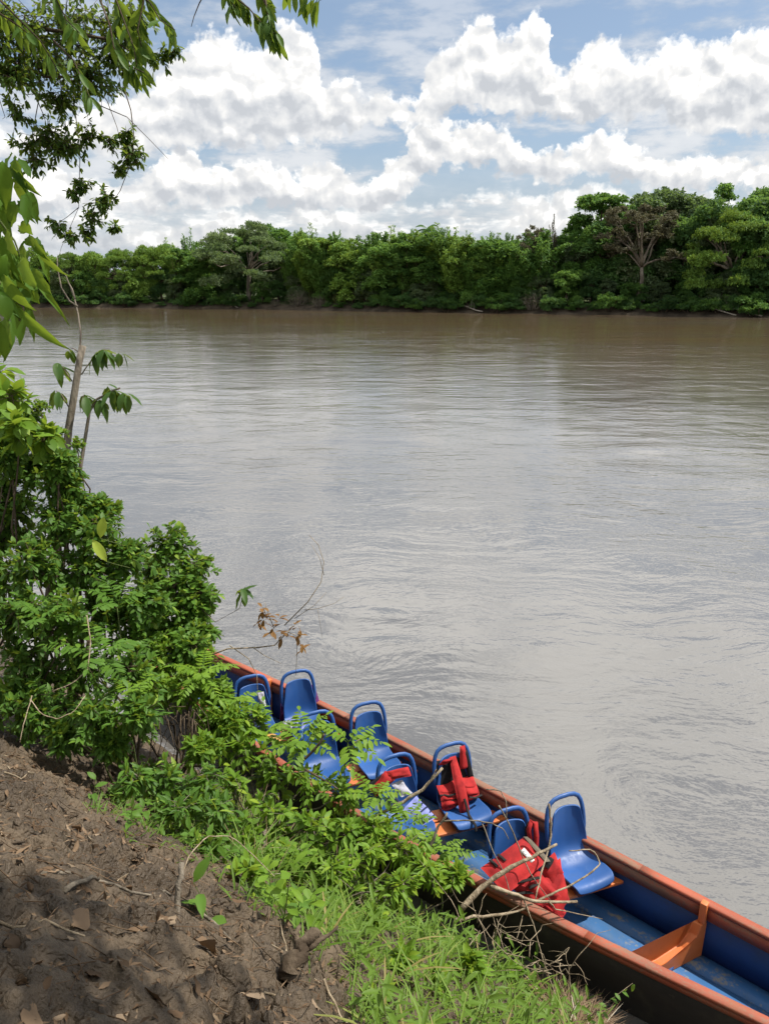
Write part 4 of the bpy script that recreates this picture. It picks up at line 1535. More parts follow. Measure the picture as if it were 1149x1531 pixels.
def build_left_shrubs():
    # the dense small-leaved shrub against the left side
    clump_plant('leafy_shrub', 'dense dark green small-leaved shrub filling the left bank above the mud', 'shrub', (-6.4, 2.7),
                C_([(60, 700, 52), (20, 760, 60), (95, 770, 55), (140, 790, 48), (50, 840, 62), (120, 850, 62), (185, 830, 46), (20, 920, 62), (95, 930, 62), (165, 905, 58), (215, 900, 42),
                    (10, 680, 45), (100, 730, 36), (25, 630, 38), (-5, 740, 45), (0, 800, 50), (-10, 860, 50), (5, 600, 34), (60, 660, 30), (90, 690, 28), (150, 760, 30)], 0.3, 5),
                'leaf_mid', TPL_LEAF, 0.070, 0.46, 50, 24, seed=11, tone=0.36)
    clump_plant('leafy_shrub', 'glossy round-headed bush leaning out over the water beside the dense shrub', 'shrub', (-6.6, 3.3),
                C_([(252, 812, 40), (290, 850, 36), (262, 880, 42), (300, 890, 30), (228, 850, 36), (285, 920, 34), (300, 945, 28), (225, 915, 40), (250, 950, 42), (205, 960, 42), (285, 965, 30)], 0.2, 6, 0.5),
                'leaf_mid', TPL_OBOV, 0.072, 0.48, 36, 17, seed=12, tone=0.42)
    clump_plant('leafy_shrub', 'tangled fine-leaved thicket hanging at the edge of the mud under the dense shrub', 'shrub', (-5.2, 2.7),
                C_([(40, 990, 58), (120, 1000, 60), (60, 1060, 52), (140, 1070, 50), (195, 1000, 52), (20, 1040, 46), (205, 1065, 36), (95, 1100, 28), (170, 1112, 26)], 0.25, 7),
                'leaf_mid', TPL_LANCE, 0.075, 0.38, 40, 18, seed=13, tone=0.30)
    clump_plant('leafy_shrub', 'light green feathery shrub between the thicket and the boat bow', 'shrub', (-5.6, 3.35),
                C_([(250, 980, 46), (295, 985, 36), (285, 1030, 40), (325, 1040, 34), (320, 1080, 34), (240, 1030, 30), (345, 1075, 26), (305, 1118, 30)], 0.2, 8, 0.5),
                'leaf_fresh', TPL_LANCE, 0.068, 0.40, 40, 17, seed=14, tone=0.45)
    # plant with larger leaves at the frame edge
    clump_plant('broad_leaved_plant', 'bright broad-leaved plant rising above the dense shrub', 'plant', (-6.9, 2.2),
                C_([(18, 590, 38), (30, 640, 36), (-10, 640, 40), (66, 655, 24), (-20, 560, 40)], 0.2, 9, -0.5),
                'leaf_fresh', TPL_LEAF, 0.15, 0.48, 12, 6, seed=15, tone=0.35, spread=0.8)
    clump_plant('fern_bush', 'fine twiggy sprig standing up behind the dense shrub beside the cut pole', 'shrub', (-6.9, 2.9),
                C_([(85, 650, 22), (105, 690, 26), (60, 610, 20), (115, 665, 16)], 0.1, 10, 0.1),
                'leaf_mid', TPL_SMALL, 0.040, 0.5, 20, 14, seed=16, tone=0.45, up=1.2)


build_left_shrubs()


def frond(parent, P0, D0, L, n, ll, lw, mat, rg, name='frond', sag=0.35, tone=0.5):
    """pinnate leaf: rachis with paired leaflets, one mesh"""
    D0 = unit(np.asarray(D0, float))
    u = np.linspace(0, 1, 9)
    P = P0 + D0 * L * u[:, None]
    P[:, 2] -= sag * L * u ** 2
    g = Geo()
    g.tube(P, np.linspace(0.0024, 0.0008, 9), 4, tone * 0.6)
    uu = np.linspace(0.18, 0.97, n)
    Q = np.stack([np.interp(uu, u, P[:, j]) for j in range(3)], -1)
    T = unit(np.gradient(Q, axis=0))
    sv = unit(np.cross(T, np.array([0, 0, 1.0])))
    pr = np.sin(uu * 2.5 + 0.45)
    for sg in (-1, 1):
        D = unit(sv * sg + T * 0.55 + np.array([0, 0, -0.18]) + rg.normal(size=(n, 3)) * 0.12)
        batch(g, TPL_LEAF, Q, D, np.array([0, 0, 1.0]) + rg.normal(size=(n, 3)) * 0.2, ll * pr * rg.uniform(0.85, 1.1, n), lw * pr, np.clip(rg.normal(tone, 0.1, n), 0, 1))
    batch(g, TPL_LEAF, P[-1:], T[-1:], (0, 0, 1), ll * 0.8, lw * 0.8, tone)
    return g.obj(name, M[mat], parent)


def frond_plant(name, label, px, py, dep, fronds, L, n, ll, lw, mat, seed, group=None, tone=0.5, ground=None, el=(0.2, 1.1), view=None):
    rg = np.random.default_rng(seed)
    C = at_depth(px, py, dep)
    if ground is None:
        t, s = C[:2] @ D2, C[:2] @ N2
        B = np.array([C[0], C[1], max(gz(t, s), -0.2)])
    else:
        B = ts(ground[0], ground[1], gz(*ground))
    root = thing(name, label, 'plant', B, 0.0, group)
    if np.linalg.norm(C - B) > 0.05:
        g = Geo()
        P = curve_pts((0, 0, -0.03), C - B, 6, 0.10, rg)
        g.tube(P, np.linspace(0.008, 0.004, 6), 5)
        g.obj('stem', M['stem_green'], root, True)
    for i in range(fronds):
        a = i * 2.4 + rg.uniform(-0.4, 0.4); e = rg.uniform(*el)
        D = (math.cos(a) * math.cos(e), math.sin(a) * math.cos(e), math.sin(e))
        frond(root, C - B + rg.normal(size=3) * 0.01, D, L * rg.uniform(0.75, 1.15), n, ll, lw, mat, rg, tone=tone)
    return root


def build_fronds():
    F = [  # px, py, depth, fronds, length, pairs, leaflet, width
        (150, 985, 5.7, 7, 0.42, 9, 0.11, 0.040, 'leaf_mid', 'feather-leaved plant with dark pinnate fronds in front of the thicket'),
        (205, 1045, 5.6, 6, 0.34, 8, 0.085, 0.030, 'leaf_fresh', 'feather-leaved plant with drooping fronds below the thicket'),
        (300, 1010, 6.3, 8, 0.36, 9, 0.085, 0.034, 'leaf_fresh', 'light pinnate-leaved weed beside the boat rail at the bow'),
        (345, 1050, 6.4, 7, 0.32, 8, 0.080, 0.034, 'leaf_fresh', 'yellow-green pinnate weed leaning on the near rail by the rearmost seats'),
        (395, 1100, 6.2, 8, 0.34, 8, 0.090, 0.038, 'leaf_fresh', 'bright pinnate weed hiding the rearmost near seat'),
        (455, 1110, 6.1, 8, 0.36, 8, 0.105, 0.042, 'leaf_fresh', 'tall pinnate weed spreading across the second near seat'),
        (520, 1110, 6.05, 6, 0.30, 6, 0.120, 0.046, 'leaf_fresh', 'pinnate sprig with long leaflets reaching past the second near seat'),
        (560, 1190, 5.8, 7, 0.26, 7, 0.075, 0.034, 'leaf_fresh', 'pinnate weed beside the striped cloth in the boat'),
        (610, 1235, 5.6, 7, 0.28, 8, 0.070, 0.030, 'leaf_fresh', 'yellow-green weed against the near rail under the third seat row'),
        (660, 1275, 5.4, 7, 0.26, 8, 0.062, 0.026, 'leaf_fresh', 'lime weed with round leaflets hanging over the near rail'),
        (175, 905, 6.2, 5, 0.34, 8, 0.10, 0.040, 'leaf_mid', 'compound-leaved sprig on the face of the dense shrub'),
        (60, 930, 5.9, 6, 0.34, 8, 0.09, 0.036, 'leaf_mid', 'compound-leaved sprig low on the left of the dense shrub'),
    ]
    for i, (px, py, dep, n, L, m, ll, lw, mat, lab) in enumerate(F):
        frond_plant('pinnate_plant', lab, px, py, dep, n, L, m, ll, lw, mat, 40 + i, tone=0.5)


build_fronds()


def build_rail_weeds():
    """the leafy mass between the mud and the boat"""
    clump_plant('weed_thicket', 'leafy weed mass growing between the mud slope and the second seat row', 'shrub', (-4.1, 2.9),
                [(360, 1120, 40, 6.0), (410, 1150, 46, 6.0), (460, 1170, 46, 5.9), (505, 1190, 44, 5.85), (350, 1180, 46, 5.7), (400, 1220, 52, 5.5), (460, 1240, 52, 5.4), (515, 1245, 44, 5.5),
                 (340, 1240, 44, 5.2), (430, 1280, 44, 5.1), (380, 1075, 26, 6.2)],
                'leaf_fresh', TPL_LEAF, 0.078, 0.42, 16, 11, bark='bark_grey', seed=21, tone=0.30, stem_r=0.012)
    clump_plant('weed_thicket', 'lower leafy weeds beside the third seat row ending at the dead branches', 'shrub', (-3.1, 2.9),
                [(560, 1240, 36, 5.6), (600, 1270, 38, 5.4), (550, 1290, 42, 5.2), (640, 1300, 32, 5.2), (600, 1325, 40, 5.0), (500, 1310, 40, 5.0), (680, 1310, 22, 5.2)],
                'leaf_fresh', TPL_LANCE, 0.075, 0.34, 22, 11, bark='bark_grey', seed=22, tone=0.42, stem_r=0.008)
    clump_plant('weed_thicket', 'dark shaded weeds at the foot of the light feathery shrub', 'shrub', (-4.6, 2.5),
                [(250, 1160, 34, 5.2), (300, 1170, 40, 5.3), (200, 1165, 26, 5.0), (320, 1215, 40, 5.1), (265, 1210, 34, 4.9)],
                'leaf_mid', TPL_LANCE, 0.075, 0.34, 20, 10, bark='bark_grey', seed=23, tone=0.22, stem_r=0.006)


build_rail_weeds()


def ground_clumps(pts, r, lift, seed):
    """clumps resting on the bank at photo pixels"""
    rg = np.random.default_rng(seed)
    out = []
    for px, py in pts:
        t, s, z = on_ground(px, py)
        P = ts(t, s, z + lift * rg.uniform(0.6, 1.2))
        x, y, d = project(P)
        out.append((x, y, r * rg.uniform(0.8, 1.2), d))
    return out


def build_bank_weeds():
    sets = [
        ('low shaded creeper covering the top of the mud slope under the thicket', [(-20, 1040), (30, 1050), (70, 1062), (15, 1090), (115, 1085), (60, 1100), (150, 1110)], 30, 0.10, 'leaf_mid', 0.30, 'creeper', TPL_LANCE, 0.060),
        ('ferny weeds spilling onto the mud below the thicket', [(150, 1130), (190, 1150), (225, 1180), (180, 1190), (120, 1130), (240, 1215)], 26, 0.10, 'leaf_mid', 0.36, 'creeper', TPL_LANCE, 0.062),
        ('loose green weeds at the middle of the mud edge', [(270, 1210), (300, 1240), (335, 1250), (275, 1250), (340, 1290), (310, 1285)], 30, 0.12, 'leaf_mid', 0.42, 'creeper', TPL_LEAF, 0.070),
        ('leafy weeds scattered through the grass near the dead branches', [(560, 1400), (620, 1420), (680, 1430), (600, 1460), (700, 1470), (650, 1490), (760, 1470), (560, 1480)], 20, 0.07, 'leaf_fresh', 0.40, 'creeper', TPL_LANCE, 0.075),
        ('sunny leafy weeds between the woody stems and the stump', [(380, 1290), (410, 1310), (440, 1320), (375, 1330), (480, 1330), (420, 1345), (520, 1350)], 30, 0.12, 'leaf_fresh', 0.45, 'creeper', TPL_LEAF, 0.072),
    ]
    for i, (lab, pts, r, lift, mat, tone, nm, tpl, L) in enumerate(sets):
        cl = ground_clumps(pts, r, lift, 500 + i)
        t, s, z = on_ground(*pts[len(pts) // 2])
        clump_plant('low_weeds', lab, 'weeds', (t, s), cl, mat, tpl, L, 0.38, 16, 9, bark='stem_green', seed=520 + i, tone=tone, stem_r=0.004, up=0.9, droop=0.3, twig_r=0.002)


build_bank_weeds()

# ---- grass and small weeds -----------------------------------------------------
def in_poly(x, y, poly):
    poly = np.asarray(poly, float)
    ins = np.zeros(len(x), bool)
    j = len(poly) - 1
    for i in range(len(poly)):
        xi, yi = poly[i]; xj, yj = poly[j]
        c = ((yi > y) != (yj > y)) & (x < (xj - xi) * (y - yi) / (yj - yi + 1e-12) + xi)
        ins ^= c
        j = i
    return ins


def project_many(P):
    x, y, z = P[:, 0], P[:, 1], P[:, 2] - EYE_H
    dep = y * math.cos(PITCH) - z * math.sin(PITCH)
    up = z * math.cos(PITCH) + y * math.sin(PITCH)
    dep = np.where(np.abs(dep) < 1e-6, 1e-6, dep)
    return PCX + FPX * x / dep, PCY - FPX * up / dep, dep


def sample_ground(poly, n, seed, tr=(-7, 0.8), sr=(0.1, 3.75)):
    """points on the bank whose picture falls inside a photo polygon"""
    rg = np.random.default_rng(seed)
    out = []
    got = 0
    for _ in range(60):
        t = rg.uniform(*tr, 20000); s = rg.uniform(*sr, 20000)
        z = ground_z(t, s)
        P = np.stack([D2[0] * t + N2[0] * s, D2[1] * t + N2[1] * s, z], -1)
        x, y, d = project_many(P)
        k = in_poly(x, y, poly) & (d > 0.3)
        out.append(np.column_stack([P[k], t[k], s[k]]))
        got += k.sum()
        if got > n:
            break
    out = np.vstack(out)
    return out[rg.permutation(len(out))[:n]]


POLY_GRASS = [(430, 1400), (520, 1330), (640, 1320), (720, 1360), (800, 1420), (860, 1465), (900, 1600), (540, 1600), (510, 1480)]
POLY_SPARSE = [(120, 1215), (230, 1160), (380, 1200), (520, 1290), (560, 1380), (470, 1420), (400, 1380), (330, 1340), (220, 1275)]
POLY_WEEDS = [(300, 1190), (420, 1180), (560, 1260), (700, 1330), (680, 1380), (520, 1350), (400, 1330), (320, 1270)]
POLY_EDGE = [(680, 1340), (780, 1390), (880, 1470), (930, 1560), (860, 1560), (760, 1440)]
POLY_MUD = [(0, 1125), (110, 1140), (260, 1200), (330, 1290), (430, 1380), (520, 1470), (560, 1560), (-60, 1560), (-60, 1130)]


def grass_patch(name, label, poly, n, Lr, Wd, seed, mat='leaf_grass', lean=0.55, tone=0.5):
    rg = np.random.default_rng(seed)
    pts = sample_ground(poly, n, seed)
    c = vnoise(pts[:, 3] * 3.1, pts[:, 4] * 3.1, 91) + 0.6 * vnoise(pts[:, 3] * 9, pts[:, 4] * 9, 92)
    pts = pts[c + rg.normal(0, 0.15, len(c)) > -0.25]
    N = len(pts)
    a = rg.uniform(0, 6.28, N)
    down = np.array([N2[0], N2[1], -0.2])
    D = unit(np.stack([np.cos(a) * lean, np.sin(a) * lean, np.ones(N)], -1) + rg.normal(0, 0.15, (N, 3)) + down * 0.25)
    U = unit(np.stack([-np.cos(a), -np.sin(a), np.full(N, 0.5)], -1))
    L = rg.uniform(*Lr, N)
    g = Geo()
    batch(g, TPL_BLADE, pts[:, :3] - (0, 0, 0.01), D, U, L, Wd * rg.uniform(0.6, 1.3, N), np.clip(rg.normal(tone, 0.2, N), 0, 1))
    o = g.obj(name, M[mat])
    o['kind'] = 'stuff'
    o['label'] = label
    o['category'] = 'grass'
    return o


grass_patch('grass', 'lush green grass on the lower slope beside the boat', POLY_GRASS, 4200, (0.04, 0.13), 0.0065, 61, tone=0.55)
grass_patch('grass', 'taller lighter grass tufts scattered over the lower slope', POLY_GRASS, 900, (0.14, 0.30), 0.010, 64, tone=0.72, lean=0.8)
grass_patch('grass', 'sparse thin grass at the upper edge of the mud', POLY_SPARSE, 1700, (0.05, 0.16), 0.009, 62, tone=0.35)
grass_patch('dry_grass', 'dry tan grass and stalks along the waterline by the hull', POLY_EDGE, 1900, (0.10, 0.30), 0.005, 63, 'leaf_dead', 0.9, 0.6)
grass_patch('dry_grass', 'dry tan stalks and stems standing among the weeds above the mud', POLY_WEEDS, 420, (0.15, 0.45), 0.004, 65, 'leaf_dead', 0.9, 0.75)
grass_patch('grass', 'tall thin green grass standing among the weeds above the mud', POLY_WEEDS, 1500, (0.12, 0.38), 0.008, 66, lean=0.6, tone=0.6)

LEAVES_LANCE = leaf_set('leaf_grass', W_LANCE, 3)
LEAVES_MID = leaf_set('leaf_mid', W_OVATE, 3)
LEAVES_FRESH = leaf_set('leaf_fresh', W_OBOV, 3)
LEAVES_RED = leaf_set('leaf_red_tip', W_LANCE, 3)


def herb(name, label, group, P, seed, h, n, L, W, meshes, stem_mat='stem_green', spread=0.8, whorl=False, lean=None):
    """upright weed with separate leaves"""
    rg = np.random.default_rng(seed)
    root = thing(name, label, 'plant', P, 0.0, group)
    ln = lean if lean is not None else rg.normal(0, 0.22, 2) + N2 * 0.15
    top = np.array([ln[0] * h, ln[1] * h, h])
    st = curve_pts((0, 0, -0.02), top, 5, 0.08, rg)
    g = Geo(); g.tube(st, np.linspace(0.0035, 0.0015, 5), 4); g.obj('stem', M[stem_mat], root)
    for i in range(n):
        u = 0.25 + 0.75 * i / max(1, n - 1)
        p = np.array([np.interp(u, np.linspace(0, 1, 5), st[:, j]) for j in range(3)])
        a = i * 2.4 + rg.uniform(-0.5, 0.5)
        el = rg.uniform(0.1, 0.75) if i < n - 1 else 1.0
        D = (math.cos(a) * spread, math.sin(a) * spread, el)
        leaf_obj(root, p, D, (rg.normal(0, .2), rg.normal(0, .2), 1), L * rg.uniform(0.7, 1.2), W * rg.uniform(0.8, 1.15), meshes[i % len(meshes)])
    return root


def build_herbs():
    rg = np.random.default_rng(8)
    pts = sample_ground(POLY_GRASS, 70, 71)
    for i, p in enumerate(pts):
        herb('lance_leaved_weed', 'lance-leaved green weed standing in the grass beside the boat', 'lance-leaved weeds in the grass', p[:3], 200 + i, rg.uniform(0.10, 0.26),
             int(rg.integers(5, 9)), 0.105, 0.022, LEAVES_LANCE)
    pts = sample_ground(POLY_SPARSE, 60, 72)
    for i, p in enumerate(pts):
        herb('mud_weed', 'small oval-leaved weed growing at the edge of the mud', 'small weeds at the mud edge', p[:3], 300 + i, rg.uniform(0.05, 0.18),
             int(rg.integers(4, 8)), 0.07, 0.034, LEAVES_MID)
    # bright seedling cluster in front
    for i, (px, py) in enumerate(((440, 1352), (408, 1340), (470, 1330), (455, 1380), (500, 1362), (425, 1388))):
        t, s, z = on_ground(px, py + 22)
        herb('lime_seedling', 'bright lime-green seedling with spoon-shaped leaves beside the gnarled stump', 'lime seedlings beside the stump', ts(t, s, z), 400 + i,
             rg.uniform(0.13, 0.22), 9, 0.080, 0.036, LEAVES_FRESH)
    # limp large leaf hanging at the edge of the mud
    t, s, z = on_ground(318, 1372)
    herb('limp_plant', 'limp grey-green seedling with wide hanging leaves on the mud', None, ts(t, s, z), 450, 0.20, 4, 0.13, 0.055, LEAVES_MID)
    # weed by the water at the bottom
    for i, (px, py) in enumerate(((960, 1500), (985, 1510))):
        P = at_z(px, py, 0.05)
        B = ts(P[:2] @ D2 - 0.25, 3.55, 0)
    sp = thing('trailing_twig', 'thin leafy twig trailing over the near rail above the dark water', 'twig', ts(-1.55, 3.5, gz(-1.55, 3.5)), 0.0)
    B = np.array(sp.location)
    a = at_depth(868, 1531, 4.55); b = at_depth(905, 1500, 4.5); c = at_depth(945, 1470, 4.48)
    path = np.vstack([np.zeros(3), a - B, b - B, c - B])
    g = Geo(); g.tube(np.vstack([curve_pts(path[0], path[1], 4, 0.05, rg), path[2:]]), np.linspace(0.004, 0.0015, 6), 4); g.obj('stem', M['twig_tan'], sp)
    for i, u in enumerate(np.linspace(0.1, 1, 11)):
        p = a + (c - a) * u - B + rg.normal(size=3) * 0.012
        leaf_obj(sp, p, rg.normal(size=3) + (0, 0, -0.3), (0, 0, 1), 0.045, 0.026, LEAVES_MID[i % 3])


build_herbs()


# ---- saplings, poles and single big leaves --------------------------------------
def whorl(parent, P, n, L, W, meshes, rg, el=(-0.9, 0.1)):
    for i in range(n):
        a = i * 2.4 + rg.uniform(-0.4, 0.4); e = rg.uniform(*el)
        D = (math.cos(a) * math.cos(e), math.sin(a) * math.cos(e), math.sin(e))
        leaf_obj(parent, P + rg.normal(size=3) * 0.015, D, (0, 0, 1), L * rg.uniform(0.75, 1.15), W * rg.uniform(0.85, 1.1), meshes[i % len(meshes)])


def build_sapling():
    rg = np.random.default_rng(33)
    dep = 7.5
    base = ts(-7.6, 2.9, gz(-7.6, 2.9))
    root = thing('cut_sapling', 'cut grey pole resprouting with drooping oval leaves above the dense shrub', 'tree', base)
    g = Geo()
    path = [at_depth(x, y, dep) - base for x, y in ((96, 720), (103, 640), (112, 585), (119, 540), (124, 517))]
    g.tube(np.vstack([[0, 0, 0], path]), [0.05, 0.042, 0.038, 0.036, 0.034, 0.036], 8); g.obj('trunk', M['bark_grey'], root, True)
    g = Geo()
    p2 = [at_depth(x, y, dep) - base for x, y in ((118, 715), (122, 690), (130, 640), (134, 615), (145, 597), (172, 583), (180, 580))]
    g.tube(np.vstack([[0.03, 0.02, 0], p2]), np.linspace(0.022, 0.008, 8), 6); g.obj('branch', M['bark_grey'], root, True)
    for path in (((122, 560), (130, 548), (145, 528), (158, 522)), ((108, 570), (95, 550), (84, 545)), ((104, 610), (92, 590), (84, 584)), ((135, 615), (122, 600), (126, 590)), ((122, 530), (112, 522), (106, 520))):
        g = Geo(); g.tube([at_depth(x, y, dep) - base for x, y in path], np.linspace(0.007, 0.004, len(path)), 5); g.obj('branch', M['bark_grey'], root, True)
    for (x, y, n, L) in ((158, 524, 10, 0.17), (144, 528, 7, 0.17), (88, 545, 6, 0.18), (84, 586, 6, 0.17), (128, 590, 5, 0.19), (172, 585, 9, 0.18), (188, 590, 7, 0.18), (148, 600, 7, 0.18),
                         (106, 524, 4, 0.11), (158, 578, 3, 0.12), (180, 528, 4, 0.14)):
        whorl(root, at_depth(x, y, dep) - base, n, L * 1.1, L * 0.46, LEAVES_RED if n < 6 else LEAVES_MID_SAP, rg, (-1.35, -0.25))
    # thin vine above it
    v = thing('bare_vine', 'thin bare forked vine standing above the cut pole', 'vine', base + (0.1, 0.05, 0))
    B = np.array(v.location)
    for path in (((119, 540), (121, 500), (117, 470), (112, 448), (104, 425), (97, 408)), ((116, 458), (104, 450), (92, 430), (86, 400), (86, 385)), ((112, 447), (108, 432), (100, 418))):
        g = Geo(); g.tube([at_depth(x, y, dep + 0.05) - B for x, y in path], np.linspace(0.011, 0.004, len(path)), 5); g.obj('stem', M['bark_grey'], v, True)
    # pair of pale yellow leaves on the shrub face
    yl = leaf_set('leaf_yellow', W_LANCE, 2)
    for i, (x0, y0, x1, y1) in enumerate(((150, 805, 154, 778), (160, 840, 142, 812))):
        a = at_depth(x0, y0, 5.9); b = at_depth(x1, y1, 5.85)
        o = thing('yellow_leaf', ['upright pale yellow leaf on the face of the dense shrub', 'curled pale yellow-green leaf below the upright yellow one'][i], 'leaf', a)
        leaf_obj(o, np.zeros(3), b - a, unit(np.array([0.3, -1, 0.5])), float(np.linalg.norm(b - a)) * 1.15, 0.075, yl[i], 'leaf_blade')
        g = Geo(); g.tube(curve_pts((0, 0, 0), (0.05, 0.35, -0.18), 4, 0.05, rg), 0.003, 4); g.obj('stalk', M['stem_green'], o)
    # small whorl and copper sprig reaching over the water beside the bow
    o = thing('reaching_twig', 'thin twig ending in a whorl of dark leaves over the water', 'twig', ts(-6.3, 3.4, gz(-6.3, 3.4)))
    B = np.array(o.location)
    g = Geo(); g.tube([np.zeros(3)] + [at_depth(x, y, 6.9) - B for x, y in ((290, 900), (322, 930), (358, 910), (364, 888))], np.linspace(0.006, 0.003, 5), 5); g.obj('stem', M['bark_grey'], o, True)
    whorl(o, at_depth(364, 884, 6.9) - B, 8, 0.15, 0.062, LEAVES_MID_SAP, rg, (-1.1, 0.4))
    o = thing('copper_sprig', 'dry twig with copper-brown leaves arching over the water by the bow', 'twig', ts(-5.6, 3.3, gz(-5.6, 3.3)))
    B = np.array(o.location)
    dp = 6.7
    for path, r in ((((300, 985), (340, 970), (385, 968), (410, 965), (425, 950), (435, 940)), 0.008), (((378, 968), (395, 980), (420, 992)), 0.004), (((410, 940), (400, 915), (396, 900)), 0.004),
                    (((430, 945), (443, 950), (444, 975), (442, 1010)), 0.004), (((425, 935), (460, 900), (480, 870), (484, 840), (476, 815), (462, 800)), 0.005),
                    (((440, 925), (470, 905), (488, 885)), 0.003), (((484, 860), (478, 835), (466, 815)), 0.003), (((455, 912), (475, 910), (500, 902), (514, 892)), 0.003), (((475, 912), (478, 930), (482, 955)), 0.002),
                    (((343, 965), (372, 985), (384, 1010), (386, 1050)), 0.005)):
        g = Geo(); g.tube([at_depth(x, y, dp) - B for x, y in path], np.linspace(r, r * 0.45, len(path)), 5); g.obj('stem', M['twig_tan'], o, True)
    g = Geo(); g.tube([np.zeros(3), at_depth(300, 985, dp) - B], 0.009, 5); g.obj('stem', M['twig_tan'], o, True)
    cop = leaf_set('leaf_copper', W_LANCE, 2)
    for (x, y, n) in ((398, 912, 8), (388, 930, 6), (410, 940, 9), (425, 950, 9), (440, 935, 5), (445, 955, 7), (402, 925, 7), (415, 925, 5), (452, 968, 5)):
        whorl(o, at_depth(x + rg.uniform(-4, 4), y, dp) - B, n, 0.085, 0.034, cop, rg, (-1.2, 0.7))


LEAVES_MID_SAP = leaf_set('leaf_dark', W_OVATE, 3)
build_sapling()


# ---- large-leaved vine hanging at the frame's left edge -------------------------
def build_vine():
    rg = np.random.default_rng(55)
    mesh = leaf_set('leaf_vine', W_OVATE, 4, tintv=0.45, wave=0.05)
    dep = 3.2
    base = ts(-4.6, 0.6, gz(-4.6, 0.6))
    root = thing('large_leaved_vine', 'large-leaved bright green climber hanging down the left side', 'vine', base)
    B = np.array(root.location)
    for path in (((-60, 200), (-25, 280), (0, 330), (22, 360), (35, 395)), ((-60, 330), (-20, 390), (5, 430), (20, 450), (30, 480)), ((-60, 460), (-20, 470), (10, 455), (30, 440)), ((-40, 240), (-10, 250), (20, 255))):
        g = Geo(); g.tube([at_depth(x, y, dep) - B for x, y in path], np.linspace(0.007, 0.003, len(path)), 5); g.obj('stem', M['stem_green'], root, True)
    g = Geo(); g.tube([np.zeros(3)] + [at_depth(x, y, dep) - B for x, y in ((-140, 900), (-110, 600), (-70, 330), (-60, 200))], [0.02, 0.015, 0.012, 0.010, 0.007], 6); g.obj('stem', M['bark_grey'], root, True)
    L = [  # base pixel, tip pixel, width px, near/far offset
        (18, 228, -8, 282, 30, .1), (22, 232, 30, 300, 26, 0), (4, 240, 6, 320, 34, -.1), (30, 260, 20, 340, 34, 0), (40, 285, 38, 352, 30, -.1), (-10, 300, 4, 370, 40, 0),
        (22, 300, 0, 350, 34, .1), (34, 330, 40, 352, 26, .1), (10, 340, 30, 420, 36, -.05), (44, 350, 46, 375, 16, 0), (36, 360, 20, 420, 30, .1), (-14, 370, 10, 440, 44, 0), (30, 380, 60, 465, 36, -.1),
        (48, 400, 82, 468, 26, 0), (20, 400, 44, 470, 32, .1), (6, 410, 20, 480, 36, -.1), (30, 430, 52, 470, 30, 0), (-10, 430, 0, 500, 40, .05), (20, 450, 46, 520, 30, 0), (30, 460, 72, 545, 24, -.1),
        (8, 470, 12, 540, 30, .1), (0, 480, 10, 570, 26, 0), (46, 352, 58, 395, 22, .1), (56, 365, 78, 440, 28, .1), (2, 270, -20, 330, 40, 0), (-5, 350, -20, 430, 50, .1), (14, 250, 44, 290, 26, 0),
        (-10, 240, -24, 300, 40, 0), (10, 320, 14, 385, 30, .15), (26, 300, 58, 330, 26, .1), (2, 440, 26, 500, 34, -.15), (-20, 480, -8, 560, 44, 0), (40, 420, 64, 440, 22, 0), (10, 380, -6, 440, 36, 0),
    ]
    L = L + [(x0 + rg.uniform(-16, 16), y0 + rg.uniform(-18, 18), x1 + rg.uniform(-22, 22), y1 + rg.uniform(-18, 18), w * 0.8, dd + 0.12) for (x0, y0, x1, y1, w, dd) in L]
    for i, (x0, y0, x1, y1, w, dd) in enumerate(L):
        a = at_depth(x0, y0, dep + dd) - B; b = at_depth(x1, y1, dep + dd - 0.06 + rg.uniform(-0.05, 0.05)) - B
        ln = float(np.linalg.norm(b - a))
        U = unit(np.array([rg.uniform(-1.1, 1.2), -1.0, rg.uniform(-0.1, 0.9)]))
        leaf_obj(root, a, b - a, U, ln * rg.uniform(0.5, 0.8), max(w, 20) / FPX * dep * rg.uniform(0.5, 0.85), mesh[i % 4])


build_vine()


